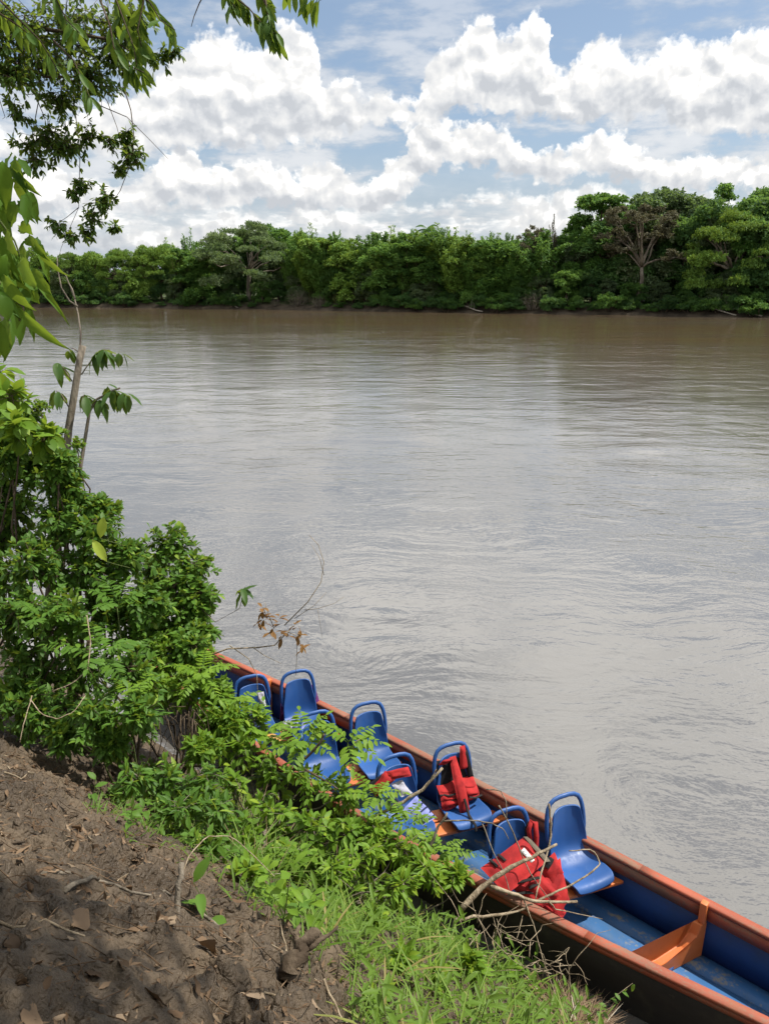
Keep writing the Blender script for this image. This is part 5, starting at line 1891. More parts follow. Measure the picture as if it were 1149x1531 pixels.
# ---- overhanging tree -----------------------------------------------------------
def build_overhang():
    rg = np.random.default_rng(66)
    base = ts(-3.4, -1.6, gz(-3.4, -1.6) - 0.05)
    root = thing('overhanging_tree', 'leafy tree whose dark branches hang into the upper left sky', 'tree', base)
    B = np.array(root.location)
    g = Geo()
    P = curve_pts((0, 0, 0), (0.4, 0.4, 4.2), 7, 0.05, rg); g.tube(P, np.linspace(0.16, 0.10, 7), 10); g.obj('trunk', M['bark_brown'], root, True)
    top = P[-1]
    fol, tw = Geo(), Geo()
    small = [(40, 40, 60, 5.0), (110, 50, 62, 5.2), (170, 45, 50, 5.2), (60, 100, 50, 5.3), (130, 110, 44, 5.2), (20, 110, 40, 5.0), (205, 30, 30, 5.0), (90, 150, 30, 5.4), (175, 85, 34, 5.3),
             (70, 200, 30, 5.5), (40, 215, 24, 5.5), (100, 215, 30, 5.5), (55, 240, 20, 5.5), (130, 205, 22, 5.5), (-20, 60, 70, 4.9), (20, 165, 24, 5.2),
             (185, 200, 17, 5.6), (200, 235, 17, 5.6), (178, 250, 16, 5.6), (165, 210, 14, 5.6), (120, 275, 17, 5.6), (112, 288, 12, 5.6), (150, 305, 20, 5.6), (140, 325, 17, 5.6), (88, 335, 18, 5.6),
             (105, 352, 12, 5.6), (160, 295, 14, 5.6), (235, 85, 18, 5.2), (262, 78, 12, 5.2), (195, 222, 14, 5.6), (130, 350, 12, 5.6), (170, 340, 8, 5.6)]
    for (px, py, rp, dep) in small:
        C = at_depth(px, py, dep) - B; R = rp / FPX * dep
        big = rp > 26
        n = int(7 + (rp * 0.95 if big else rp * 0.32))
        for i in range(n):
            d = unit(rg.normal(size=3) * np.array([1, 1, 0.8]) + (0, 0, -0.1))
            e = C + d * R * rg.uniform(0.5, 1.45)
            Pp = curve_pts(C + rg.normal(size=3) * R * 0.2, e, 4, 0.12, rg)
            tw.tube(Pp, np.linspace(0.003, 0.0013, 4), 3)
            m = 11
            u = rg.uniform(0.1, 1, m)
            Q = np.stack([np.interp(u, np.linspace(0, 1, 4), Pp[:, j]) for j in range(3)], -1)
            T = unit(Pp[-1] - Pp[0])
            D = unit(T * 0.6 + rand_dirs(rg, m) * 0.8 + np.array([0, 0, -0.45]))
            batch(fol, TPL_LEAF, Q, D, np.array([0, 0, 1.0]) + rg.normal(size=(m, 3)) * 0.4, 0.046 * rg.uniform(0.7, 1.25, m), 0.019, np.clip(rg.normal(0.45, 0.2, m), 0, 1))
    # crown overhead that shades the mud
    rg2 = np.random.default_rng(67)
    limbs_hi = []
    for i in range(115):
        C = np.array([rg2.uniform(-3.5, 2.7), rg2.uniform(-3.2, 2.4), rg2.uniform(7.0, 9.2)]) - B
        limbs_hi.append(C)
        R = rg2.uniform(0.5, 0.9)
        for j in range(15):
            e = C + unit(rg2.normal(size=3)) * R * np.array([1, 1, 0.45]) * rg2.uniform(0.5, 1.05)
            Pp = curve_pts(C, e, 3, 0.1, rg2)
            tw.tube(Pp, [0.007, 0.005, 0.002], 3)
            m = 9
            Q = e + rg2.normal(size=(m, 3)) * 0.16
            batch(fol, TPL_LEAF, Q, unit(rand_dirs(rg2, m) + np.array([0, 0, -0.5])), (0, 0, 1), 0.15 * rg2.uniform(0.7, 1.2, m), 0.065, np.clip(rg2.normal(0.5, 0.2, m), 0, 1))
    o = fol.obj('foliage', M['leaf_dark'], root); o['kind'] = 'stuff'
    tw.obj('twigs', M['bark_brown'], root)['kind'] = 'stuff'
    for C in limbs_hi[::3]:
        g = Geo(); g.tube(curve_pts(top, C, 7, 0.12, rg2), np.linspace(0.06, 0.012, 7), 6); g.obj('limb', M['bark_brown'], root, True)
    # branches into the picture
    hub = at_depth(-120, -40, 5.0) - B
    g = Geo(); g.tube(curve_pts(top, hub, 6, 0.06, rg), np.linspace(0.07, 0.04, 6), 7); g.obj('limb', M['bark_brown'], root, True)
    paths = [([(-120, -40), (-30, 10), (40, 40), (110, 50), (170, 60)], 0.022, 5.1), ([(-120, -40), (-20, 60), (30, 100), (70, 115), (130, 115)], 0.018, 5.2), ([(40, 40), (52, 140), (68, 178)], 0.006, 5.4),
             ([(105, 100), (112, 160), (120, 230), (118, 310)], 0.005, 5.6), ([(185, 130), (196, 165), (200, 200), (199, 235), (180, 285), (160, 315)], 0.005, 5.6), ([(118, 310), (100, 325), (84, 335)], 0.003, 5.6),
             ([(130, 115), (160, 150), (175, 190), (185, 230)], 0.004, 5.6), ([(150, 158), (190, 175), (225, 210), (251, 237)], 0.0035, 5.4), ([(55, 60), (60, 140), (48, 205), (70, 230)], 0.005, 5.5),
             ([(170, 60), (205, 84), (240, 82), (276, 73)], 0.005, 5.2), ([(118, 310), (92, 370), (84, 400)], 0.002, 5.6), ([(85, 90), (95, 150), (100, 210)], 0.005, 5.5), ([(0, 150), (8, 175), (4, 178)], 0.003, 5.3)]
    for path, r, dep in paths:
        g = Geo(); g.tube([at_depth(x, y, dep) - B for x, y in path], np.linspace(r, r * 0.4, len(path)), 5); g.obj('branch', M['bark_brown'], root, True)
    # larger single leaves of the nearer twigs
    dep = 3.6
    lm = leaf_set('leaf_mid', W_LANCE, 3, tintv=0.25)
    twigs = [([(150, -60), (170, -10), (185, 30), (200, 70), (205, 100)], 22), ([(160, -60), (200, -20), (225, 5), (240, 30), (262, 45)], 14), ([(60, -60), (80, -10), (100, 30), (120, 50)], 16),
             ([(150, 0), (165, 40), (170, 70), (185, 95), (215, 108)], 20), ([(-30, -30), (0, 20), (30, 40), (44, 52)], 12), ([(80, 60), (110, 90), (128, 130), (135, 148)], 12),
             ([(300, -70), (325, -30), (350, -5), (372, 12), (395, 40), (410, 50)], 26), ([(360, -60), (385, -20), (398, 10), (405, 45)], 18), ([(400, -60), (430, -20), (455, -5), (480, 0)], 12),
             ([(320, -60), (335, -20), (345, 0), (352, 12)], 10), ([(0, 0), (30, 30), (60, 60), (84, 100)], 14), ([(395, -10), (402, 30), (418, 58)], 14), ([(225, -40), (215, 0), (206, 45), (212, 70)], 14)]
    for path, n in twigs:
        P = np.array([at_depth(x, y, dep) for x, y in path]) - B
        g = Geo(); g.tube(P, np.linspace(0.005, 0.002, len(P)), 5); g.obj('twig', M['bark_brown'], root, True)
        for i in range(n):
            u = 0.25 + 0.75 * (i + rg.random()) / n
            p = np.array([np.interp(u, np.linspace(0, 1, len(P)), P[:, j]) for j in range(3)])
            D = unit(np.array([rg.normal(0.12, 0.35), rg.normal(0, 0.35), -1.0 + 0.55 * rg.random()]))
            ll = rg.uniform(0.07, 0.118)
            leaf_obj(root, p, D, unit(np.array([rg.normal(0, .6), -1, .5])), ll, ll * rg.uniform(0.26, 0.34), lm[i % 3])
    g = Geo(); g.tube([at_depth(x, y, 3.6) - B for x, y in ((330, -60), (312, -20), (298, 5), (290, 25), (286, 40))], np.linspace(0.004, 0.0015, 5), 4); g.obj('twig', M['bark_brown'], root, True)
    g = Geo(); g.tube(curve_pts(top, at_depth(150, -60, 3.6) - B, 6, 0.08, rg), np.linspace(0.03, 0.006, 6), 5); g.obj('limb', M['bark_brown'], root, True)
    g = Geo(); g.tube(curve_pts(top, at_depth(330, -65, 3.6) - B, 6, 0.08, rg), np.linspace(0.03, 0.006, 6), 5); g.obj('limb', M['bark_brown'], root, True)


build_overhang()


# ---- dead wood and litter -------------------------------------------------------
def poly_branch(name, label, paths, base_ts, mat='twig_tan', group=None, cat='branch', ground=False):
    """paths: list of (list of (px,py,depth), r0, r1)"""
    B = ts(base_ts[0], base_ts[1], gz(*base_ts))
    root = thing(name, label, cat, B, 0.0, group)
    rg = np.random.default_rng(len(label))
    if ground:      # the first point stands on the bank
        p0 = paths[0][0][0]
        t, s, z = on_ground(p0[0], p0[1])
        dd = project(ts(t, s, z))[2] - p0[2]
        paths = [([(x, y, d + dd - 0.03) for x, y, d in pts], r0, r1) for pts, r0, r1 in paths]
        B = ts(t, s, z)
        root.location = B
    for pts, r0, r1 in paths:
        P = np.array([at_depth(*p) for p in pts]) - B
        # refine with a little knottiness
        u = np.linspace(0, 1, len(P)); uu = np.linspace(0, 1, len(P) * 3)
        Pp = np.stack([np.interp(uu, u, P[:, j]) for j in range(3)], -1)
        Pp[1:-1] += rg.normal(size=(len(uu) - 2, 3)) * r0 * 0.28
        g = Geo(); g.tube(Pp, np.linspace(r0, r1, len(uu)) * rg.uniform(0.9, 1.1, len(uu)), 8); g.obj('limb', M[mat], root, True)
    return root


def build_deadwood():
    poly_branch('dead_branch', 'thick grey dead branch forking over the near rail in front of the life jackets', [
        ([(688, 1360, 5.05), (725, 1325, 5.1), (762, 1298, 5.12), (800, 1280, 5.15), (832, 1262, 5.2)], 0.021, 0.008),
        ([(732, 1325, 5.1), (770, 1338, 5.1), (808, 1350, 5.15), (862, 1348, 5.25)], 0.014, 0.008),
        ([(680, 1375, 5.0), (730, 1370, 5.05), (775, 1362, 5.1), (795, 1352, 5.15)], 0.012, 0.005),
        ([(800, 1348, 5.15), (840, 1330, 5.25), (885, 1304, 5.3), (897, 1290, 5.35), (886, 1270, 5.35), (850, 1272, 5.3)], 0.008, 0.004),
        ([(820, 1348, 5.15), (830, 1360, 5.2), (900, 1374, 5.3)], 0.006, 0.002),
        ([(782, 1345, 5.12), (800, 1390, 5.1), (812, 1440, 5.0), (835, 1500, 4.9)], 0.005, 0.002),
    ], (-2.7, 3.25), 'twig_tan')
    poly_branch('bare_twig', 'thin dark forked twig curving above the jacket covered seat', [
        ([(640, 1275, 5.4), (655, 1235, 5.4), (668, 1215, 5.4)], 0.012, 0.007),
        ([(660, 1228, 5.4), (700, 1226, 5.4), (735, 1230, 5.4), (752, 1240, 5.4), (760, 1255, 5.4)], 0.006, 0.003),
        ([(720, 1230, 5.4), (735, 1270, 5.35), (755, 1310, 5.3), (762, 1335, 5.25)], 0.005, 0.003),
        ([(745, 1204, 5.5), (765, 1240, 5.45), (780, 1280, 5.4), (795, 1310, 5.35), (825, 1350, 5.3)], 0.006, 0.003),
        ([(726, 1180, 5.5), (748, 1182, 5.5), (757, 1200, 5.45), (757, 1225, 5.4)], 0.005, 0.003),
    ], (-3.0, 3.3), 'bark_grey')
    poly_branch('bare_twig', 'pale upright stick in front of the far front seat', [([(820, 1202, 5.5), (824, 1235, 5.5), (820, 1268, 5.45), (810, 1300, 5.35), (800, 1345, 5.2)], 0.008, 0.005)], (-2.5, 3.4), 'twig_tan')
    poly_branch('dead_branch', 'tan broken stick slanting from the striped cloth towards the third far seat', [
        ([(560, 1222, 5.75), (600, 1200, 5.75), (635, 1178, 5.75), (661, 1148, 5.75)], 0.013, 0.010), ([(640, 1172, 5.75), (648, 1158, 5.75), (652, 1150, 5.75)], 0.006, 0.003)], (-3.6, 3.3), 'twig_tan')
    poly_branch('bare_twig', 'dark snapped twig with a pale cut end among the weeds', [([(430, 1160, 5.95), (455, 1135, 5.9), (478, 1112, 5.9), (484, 1098, 5.9)], 0.012, 0.009), ([(455, 1150, 5.9), (490, 1170, 5.85), (505, 1180, 5.8)], 0.010, 0.006)],
                (-4.3, 3.1), 'bark_brown')
    poly_branch('bare_twig', 'pale twig leaning on the bench beside the second far seat', [([(528, 1155, 6.0), (526, 1130, 6.0), (530, 1110, 6.0), (538, 1105, 6.0)], 0.006, 0.004)], (-4.0, 3.3), 'twig_tan')
    poly_branch('woody_stem', 'bundle of old woody stems standing in the weeds above the mud', [
        ([(398, 1290, 5.1), (392, 1240, 5.2), (388, 1200, 5.3)], 0.022, 0.012), ([(440, 1300, 5.05), (432, 1250, 5.15), (428, 1215, 5.2)], 0.020, 0.010), ([(415, 1300, 5.05), (418, 1240, 5.1), (416, 1185, 5.2)], 0.010, 0.006)],
        (-3.9, 2.4), 'bark_grey', None, 'stems', True)
    poly_branch('gnarled_stump', 'short gnarled dark stump at the edge of the grass', [
        ([(430, 1470, 3.9), (440, 1440, 3.92), (455, 1415, 3.95), (472, 1398, 4.0)], 0.042, 0.018), ([(450, 1422, 3.95), (440, 1402, 3.97), (448, 1385, 4.0)], 0.020, 0.008), ([(458, 1418, 3.95), (480, 1405, 3.98), (505, 1385, 4.05)], 0.014, 0.005)],
        (-2.2, 1.75), 'bark_brown', None, 'stump', True)
    poly_branch('upright_stick', 'short broken stick standing upright in the mud', [([(264, 1372, 3.95), (266, 1330, 3.97), (272, 1290, 4.0)], 0.013, 0.010)], (-3.05, 1.3), 'bark_grey', None, 'stick', True)
    poly_branch('looping_vine', 'tan looping dry vine arching over the weeds above the mud', [([(262, 1330, 4.2), (285, 1275, 4.4), (310, 1250, 4.6), (345, 1250, 4.7), (375, 1275, 4.6), (410, 1310, 4.4)], 0.0032, 0.0022)], (-3.2, 1.6), 'twig_tan', None, 'vine', True)
    poly_branch('looping_vine', 'long dry vine looping down the face of the thicket', [([(130, 920, 5.6), (136, 960, 5.5), (132, 1000, 5.4), (112, 1020, 5.35), (78, 1034, 5.3)], 0.0045, 0.003),
                ([(45, 1045, 5.2), (62, 1068, 5.15), (85, 1075, 5.15), (110, 1065, 5.2), (128, 1040, 5.3)], 0.004, 0.003), ([(48, 1040, 5.2), (35, 1085, 5.1), (30, 1110, 5.05)], 0.004, 0.003)], (-4.9, 2.3), 'twig_tan', None, 'vine')
    # tangle of dry stalks by the waterline
    rg = np.random.default_rng(77)
    root = thing('dry_tangle', 'tangle of dry stalks and roots by the dark water under the near rail', 'twigs', ts(-2.3, 3.3, gz(-2.3, 3.3)))
    B = np.array(root.location)
    for i in range(42):
        x = rg.uniform(690, 860); y = 1345 + (x - 690) * 0.52 + rg.uniform(0, 75)
        d = 5.0 - (y - 1345) / 190 * 0.75 + rg.uniform(-0.05, 0.1)
        a = at_depth(x, y, d); e = a + rg.normal(size=3) * np.array([0.16, 0.12, 0.10]) + (0, 0, 0.08)
        g = Geo(); g.tube(curve_pts(a - B, e - B, 5, 0.25, rg), np.linspace(0.0035, 0.0015, 5), 4); g.obj('stalk', M['twig_tan'], root, True)
    root = thing('root_tangle', 'bare thin roots hanging in front of the gap of water below the thicket', 'roots', ts(-5.2, 3.3, gz(-5.2, 3.3)))
    B = np.array(root.location)
    for i in range(34):
        a = at_depth(rg.uniform(205, 300), rg.uniform(1055, 1085), 5.9); e = a + np.array([rg.normal(0, 0.12), rg.normal(0, 0.1), -rg.uniform(0.15, 0.5)])
        g = Geo(); g.tube(curve_pts(a - B, e - B, 5, 0.22, rg), np.linspace(0.004, 0.002, 5), 4); g.obj('root', M['bark_brown'], root, True)


build_deadwood()


def dead_leaf_meshes():
    out = []
    for i in range(6):
        rg = np.random.default_rng(900 + i)
        rows = np.linspace(0, 1, 7)
        w = np.array([0.04, 0.26, 0.44, 0.48, 0.40, 0.22, 0.02]) * rg.uniform(0.75, 1.1, 7)
        curl = rg.uniform(-0.5, 0.9); bend = rg.uniform(-0.35, 0.35)
        V = []
        for u, ww in zip(rows, w):
            for y in (-1, -0.5, 0, 0.5, 1):
                V.append((u - 0.5, y * ww + 0.05 * math.sin(u * 9 + i), 0.05 + curl * (y * ww) ** 2 * 1.6 + bend * (u - 0.5) ** 2 + 0.03 * math.sin(u * 13 + y * 4 + i)))
        k = 5
        a = np.arange(6)[:, None] * k; j = np.arange(4)[None]
        Q = np.stack([a + j, a + k + j, a + k + j + 1, a + j + 1], -1).reshape(-1, 4)
        out.append([np_mesh('fallen_leaf', V, Q, True, {'tint': np.full(len(V), tv)}, [M['leaf_dead']]) for tv in (0.12, 0.35, 0.5, 0.68, 0.85)])
    return out


def ground_normal(t, s):
    e = 0.03
    a = (gz(t + e, s) - gz(t - e, s)) / (2 * e); b = (gz(t, s + e) - gz(t, s - e)) / (2 * e)
    n = np.array([-a * D2[0] - b * N2[0], -a * D2[1] - b * N2[1], 1.0])
    return unit(n)


def place_on_ground(o, p, t, s, yaw, sx, sy, sz, lift=0.0, tilt=0.0, rg=None):
    n = ground_normal(t, s)
    if rg is not None:
        n = unit(n + rg.normal(0, 0.18, 3))
    X = np.array([math.cos(yaw), math.sin(yaw), 0.0]); X = unit(X - n * (X @ n)); Y = np.cross(n, X)
    q = p + n * lift
    o.matrix_basis = Matrix(((X[0] * sx, Y[0] * sy, n[0] * sz, q[0]), (X[1] * sx, Y[1] * sy, n[1] * sz, q[1]), (X[2] * sx, Y[2] * sy, n[2] * sz, q[2]), (0, 0, 0, 1)))


def build_litter():
    rg = np.random.default_rng(88)
    ms = dead_leaf_meshes()
    special = [(120, 1388, 0.12, 3, 'flat tan dead leaf lying beside the broken twigs on the mud'), (25, 1425, 0.14, 0, 'large curled dark brown leaf on the mud'), (252, 1398, 0.10, 4, 'pale beige dead leaf below the upright stick'),
               (305, 1428, 0.11, 2, 'orange-brown dead leaf beside the slide marks'), (322, 1506, 0.08, 4, 'small whitish leaf on the wet mud'), (185, 1508, 0.11, 4, 'long pale split leaf on the mud'),
               (378, 1520, 0.13, 4, 'wide beige crumpled leaf under the stump'), (445, 1474, 0.07, 2, 'yellow-brown leaf at the foot of the stump'), (40, 1500, 0.09, 3, 'tan leaf standing on edge in the mud')]
    for i, (px, py, L, tv, lab) in enumerate(special):
        t, s, z = on_ground(px, py)
        o = link('fallen_leaf', ms[i % 6][tv])
        place_on_ground(o, ts(t, s, z), t, s, rg.uniform(0, 6.28), L, L * 0.75, L, 0.004, rg=rg)
        tag(o, lab, 'leaf')
    groups = [('dark brown curled dead leaf on the mud slope', 'dark dead leaves on the mud'), ('brown dead leaf on the mud slope', 'brown dead leaves on the mud'), ('brown dead leaf on the mud slope', 'brown dead leaves on the mud'),
              ('tan dry leaf on the mud slope', 'tan dead leaves on the mud'), ('pale beige dry leaf on the mud slope', 'pale dead leaves on the mud')]
    pts = sample_ground(POLY_MUD, 285, 89)
    for i, p in enumerate(pts):
        tv = int(rg.choice(5, p=[0.22, 0.26, 0.22, 0.18, 0.12]))
        L = rg.uniform(0.03, 0.085)
        o = link('fallen_leaf', ms[i % 6][tv])
        place_on_ground(o, p[:3], p[3], p[4], rg.uniform(0, 6.28), L, L * rg.uniform(0.35, 0.62), L * rg.uniform(0.8, 1.6), 0.002, rg=rg)
        tag(o, groups[tv][0], 'leaf', groups[tv][1])
    # crumbs of leaf and bark too small to tell apart
    pts = sample_ground([(-60, 1120), (120, 1130), (300, 1210), (480, 1400), (560, 1560), (-60, 1560)], 4200, 90)
    g = Geo()
    N = len(pts)
    batch(g, TPL_SMALL, pts[:, :3] + (0, 0, 0.004), unit(rg.normal(size=(N, 3)) * np.array([1, 1, 0.25])), (0, 0, 1), rg.uniform(0.012, 0.045, N), rg.uniform(0.004, 0.014, N), rg.uniform(0.0, 0.8, N))
    pts = sample_ground(POLY_MUD, 700, 95)
    N = len(pts)
    for p in pts:
        a = rg.uniform(0, 6.28); L = rg.uniform(0.05, 0.2)
        e = ts(p[3] + math.cos(a) * L, p[4] + math.sin(a) * L, 0.0); e[2] = p[2] - math.sin(a) * L * 0.85 + rg.uniform(0, 0.02)
        g.tube(curve_pts(p[:3] + (0, 0, 0.006), e, 4, 0.15, rg), [0.0022, 0.002, 0.0016, 0.001], 3, rg.uniform(0.1, 0.7))
    o = g.obj('leaf_litter', M['leaf_dead']); o['kind'] = 'stuff'; o['label'] = 'fine crumbs of dead leaf and rootlets strewn over the mud'; o['category'] = 'litter'
    # twigs lying about
    pts = sample_ground(POLY_MUD, 46, 93)
    for i, p in enumerate(pts):
        L = rg.uniform(0.12, 0.45)
        a = rg.uniform(0, 6.28)
        t0, s0 = p[3], p[4]
        q = []
        for u in np.linspace(-0.5, 0.5, 7):
            tt, ss = t0 + math.cos(a) * L * u, s0 + math.sin(a) * L * u
            q.append(ts(tt + 0.01 * math.sin(u * 9 + i), ss, gz(tt, ss) + 0.006))
        q = np.array(q); q[:, 2] = 0.5 * q[:, 2] + 0.5 * np.linspace(q[0, 2], q[-1, 2], 7) + 0.004
        c = q[3].copy()
        g = Geo(); r = rg.uniform(0.0025, 0.007); g.tube(q - c, np.linspace(r, r * 0.5, 7), 5)
        o = g.obj('fallen_twig', M['twig_tan' if i % 3 else 'bark_brown'], None, True, loc=tuple(c))
        tag(o, 'thin tan twig lying on the mud' if i % 3 else 'thin dark twig lying on the mud', 'twig', 'tan twigs on the mud' if i % 3 else 'dark twigs on the mud')
    # two longer sticks
    for (x0, y0, x1, y1, r, lab) in ((62, 1320, 262, 1326, 0.008, 'long dark stick lying across the mud towards the upright stick'), (282, 1350, 345, 1410, 0.009, 'pale stick lying downhill from the upright stick'), (98, 1345, 150, 1335, 0.012, 'short stout tan stick on the mud')):
        A = on_ground(x0, y0); Bp = on_ground(x1, y1)
        a = ts(A[0], A[1], A[2] + r); b = ts(Bp[0], Bp[1], Bp[2] + r)
        g = Geo(); q = curve_pts(a, b, 8, 0.05, rg)
        for v in q:
            t, s = v[:2] @ D2, v[:2] @ N2
            v[2] = max(v[2], gz(t, s) + r * 0.5)
        g.tube(q - a, np.linspace(r, r * 0.6, 8), 6)
        tag(g.obj('fallen_stick', M['bark_grey'], None, True, loc=tuple(a)), lab, 'stick')


build_litter()
# ------------------------------------------------------------------ things lying in the boat
def cloth_mat(name, col, col2=None, scale=260.0, rough=0.85, fold=0.5):
    m, k, out = new_mat(name)
    co = obj_co(k)
    w = k.noise(co, scale, 2.0, 0.5)
    n1 = k.noise(co, 9.0, 4.0, 0.6)
    c2 = col2 or tuple(c * 0.62 for c in col)
    c = k.mix(k.smooth(n1, 0.38, 0.68), col + (1,), c2 + (1,))
    h = k.m('ADD', k.m('MULTIPLY', n1, fold), k.m('MULTIPLY', w, 0.08))
    principled(k, out, c, rough, 0.25, bump(k, h, 0.6, 0.02))
    return m


M['jacket_red'] = cloth_mat('jacket_red', (0.36, 0.020, 0.020), (0.22, 0.012, 0.014))
M['jacket_black'] = cloth_mat('jacket_black', (0.012, 0.012, 0.014))
M['jacket_purple'] = cloth_mat('jacket_purple', (0.075, 0.014, 0.085))
M['webbing'] = cloth_mat('webbing', (0.020, 0.018, 0.018), scale=500)
M['khaki'] = cloth_mat('khaki_edge', (0.12, 0.10, 0.075))
M['white_print'] = paint_mat('white_print', (0.78, 0.77, 0.75), (0.6, 0.58, 0.55), 0.3)
M['grey_print'] = paint_mat('grey_print', (0.30, 0.29, 0.30), (0.25, 0.24, 0.24), 0.3)
M['cloth_navy'] = cloth_mat('cloth_navy', (0.020, 0.032, 0.085))
M['cloth_white'] = cloth_mat('cloth_white', (0.40, 0.40, 0.45), (0.30, 0.30, 0.36))
M['cloth_lilac'] = cloth_mat('cloth_lilac', (0.20, 0.23, 0.50), (0.15, 0.17, 0.40))
M['ochre_board'] = paint_mat('ochre_board', (0.42, 0.24, 0.06), (0.30, 0.20, 0.10), 0.4)


def puff(name, mat, parent, yl, yr, x0, zs, th, segs=0, nu=9, nv=26, pinch=0.75):
    """padded panel: yl/yr/x0 functions of v (0 bottom .. 1 top), zs (z0, z1); segs quilted bars over the height"""
    F_, B_ = [], []
    for v in np.linspace(0, 1, nv):
        a, b = yl(v), yr(v)
        q = abs(math.sin(math.pi * v * segs)) ** 0.45 if segs else 1.0
        for u in np.linspace(-1, 1, nu):
            y = a + (b - a) * (u + 1) / 2
            e = (1 - u ** 4) * (1 - (2 * v - 1) ** 10)
            t = th * e * (1 - pinch + pinch * q)
            z = zs[0] + (zs[1] - zs[0]) * v
            xx, zz = x0(v, u)
            F_.append((xx + t, y, z + zz)); B_.append((xx - th * 0.25 * e, y, z + zz))
    V = np.array(F_ + B_)
    n = len(F_)
    i = np.arange(nv - 1)[:, None] * nu; j = np.arange(nu - 1)[None]
    Q1 = np.stack([i + j, i + j + 1, i + nu + j + 1, i + nu + j], -1).reshape(-1, 4)
    Q2 = Q1[:, ::-1] + n
    rim = list(range(nu)) + [r * nu + nu - 1 for r in range(1, nv)] + [(nv - 1) * nu + c for c in range(nu - 2, -1, -1)] + [r * nu for r in range(nv - 2, 0, -1)]
    Q3 = [[rim[(k + 1) % len(rim)], rim[k], rim[k] + n, rim[(k + 1) % len(rim)] + n] for k in range(len(rim))]
    g = Geo(); g.add(V, np.vstack([Q1, Q2, np.array(Q3)]))
    return g.obj(name, M[mat], parent, True)


def seat_frame(key):
    t, s, yaw = SEATS[key]
    return ts(t, s, SEAT_Z), math.atan2(D2[1], D2[0]) + yaw


def strap(parent, pts, w, mat='webbing', name='strap', th=0.003):
    P = np.asarray(pts, float)
    T = unit(np.gradient(P, axis=0)); S_ = unit(np.cross(T, (0, 0, 1.0)) + 1e-6)
    N_ = np.cross(S_, T)
    g = Geo()
    V = np.concatenate([P + S_ * w / 2 + N_ * th, P - S_ * w / 2 + N_ * th, P - S_ * w / 2 - N_ * th, P + S_ * w / 2 - N_ * th], 1).reshape(-1, 3)
    i = np.arange(len(P) - 1)[:, None] * 4; j = np.arange(4)[None]
    Q = np.stack([i + j, i + (j + 1) % 4, i + 4 + (j + 1) % 4, i + 4 + j], -1).reshape(-1, 4)
    g.add(V, Q)
    return g.obj(name, M[mat], parent)


def worn_vest(key, label, red='jacket_red', zt=0.43):
    """life vest hung on a seat back with its quilted fronts towards the pan"""
    loc, rz = seat_frame(key)
    root = thing('life_jacket', label, 'life jacket', loc, rz)
    bx = lambda z: -0.165 - (z - 0.05) * 0.22

    def xf(off, lean=0.0, bulge=0.05):
        return lambda v, u: (bx(0.04 + 0.4 * v) + off + bulge * math.sin(math.pi * min(1, v * 1.1)) + lean * v, 0.012 * math.sin(u * 2 + v * 5))
    # dark lining against the seat back
    puff('back_panel', 'jacket_black', root, lambda v: -0.165 + 0.02 * v, lambda v: 0.185 - 0.05 * v, xf(0.012, 0, 0.0), (0.05, zt - 0.03), 0.016)
    # quilted fronts: wide below, narrowing into the shoulder
    puff('front_panel', red, root, lambda v: -0.185 + 0.005 * v, lambda v: -0.015 + 0.01 * v, xf(0.085), (0.03, 0.215), 0.045, 4)
    puff('front_panel', red, root, lambda v: 0.035 + 0.0 * v, lambda v: 0.195 - 0.02 * v, xf(0.075), (0.05, 0.22), 0.045, 3)
    puff('shoulder_panel', red, root, lambda v: -0.045 + 0.0 * v + 0.02 * v * v - 0.05 * math.sin(v * 3.1) * 0.4, lambda v: 0.05 - 0.045 * v + 0.03 * v * v, lambda v, u: (bx(0.02 + 0.4 * v) + 0.155 * (1 - v) + 0.02 + 0.05 * math.sin(math.pi * v), 0.0), (0.015, zt - 0.02), 0.030)
    puff('shoulder_panel', red, root, lambda v: 0.05 + 0.03 * v, lambda v: 0.13 - 0.0 * v, lambda v, u: (bx(0.3 + 0.16 * v) + 0.045 - 0.03 * v, 0.0), (0.30, zt + 0.05), 0.030)
    puff('shoulder_panel', red, root, lambda v: -0.14 + 0.03 * v, lambda v: -0.06 + 0.07 * v, lambda v, u: (bx(0.40) + 0.03 + 0.02 * v, 0.0), (zt - 0.055, zt - 0.005), 0.022)
    puff('side_mesh', 'jacket_black', root, lambda v: 0.10 + 0.03 * (1 - v), lambda v: 0.185 - 0.045 * v, lambda v, u: (bx(0.2 + 0.2 * v) + 0.035, 0.0), (0.20, zt + 0.02), 0.014)
    for z in (0.075, 0.125, 0.17):
        strap(root, [(-0.075 + 0.012 * math.cos(3 * y) + bx(z) + 0.20 - (0.03 if abs(y) > 0.15 else 0), y, z) for y in np.linspace(-0.185, -0.02, 6)], 0.018)
    strap(root, [(0.02, -0.012, 0.16), (0.06, -0.01, 0.10), (0.10, -0.012, 0.055), (0.16, -0.014, 0.045), (0.215, -0.016, 0.040), (0.226, -0.016, -0.01)], 0.022)
    strap(root, [(0.0, 0.05, 0.14), (0.02, 0.10, 0.135), (0.0, 0.17, 0.13)], 0.02)
    for y, z in ((-0.03, 0.085), (-0.035, 0.13)):
        g = Geo(); g.box((bx(z) + 0.175, y, z), (0.014, 0.03, 0.022)); g.obj('buckle', M['webbing'], root, bevel=0.003)
    return root


worn_vest('3f', 'red life jacket with black lining hung upright on a far-side seat back')


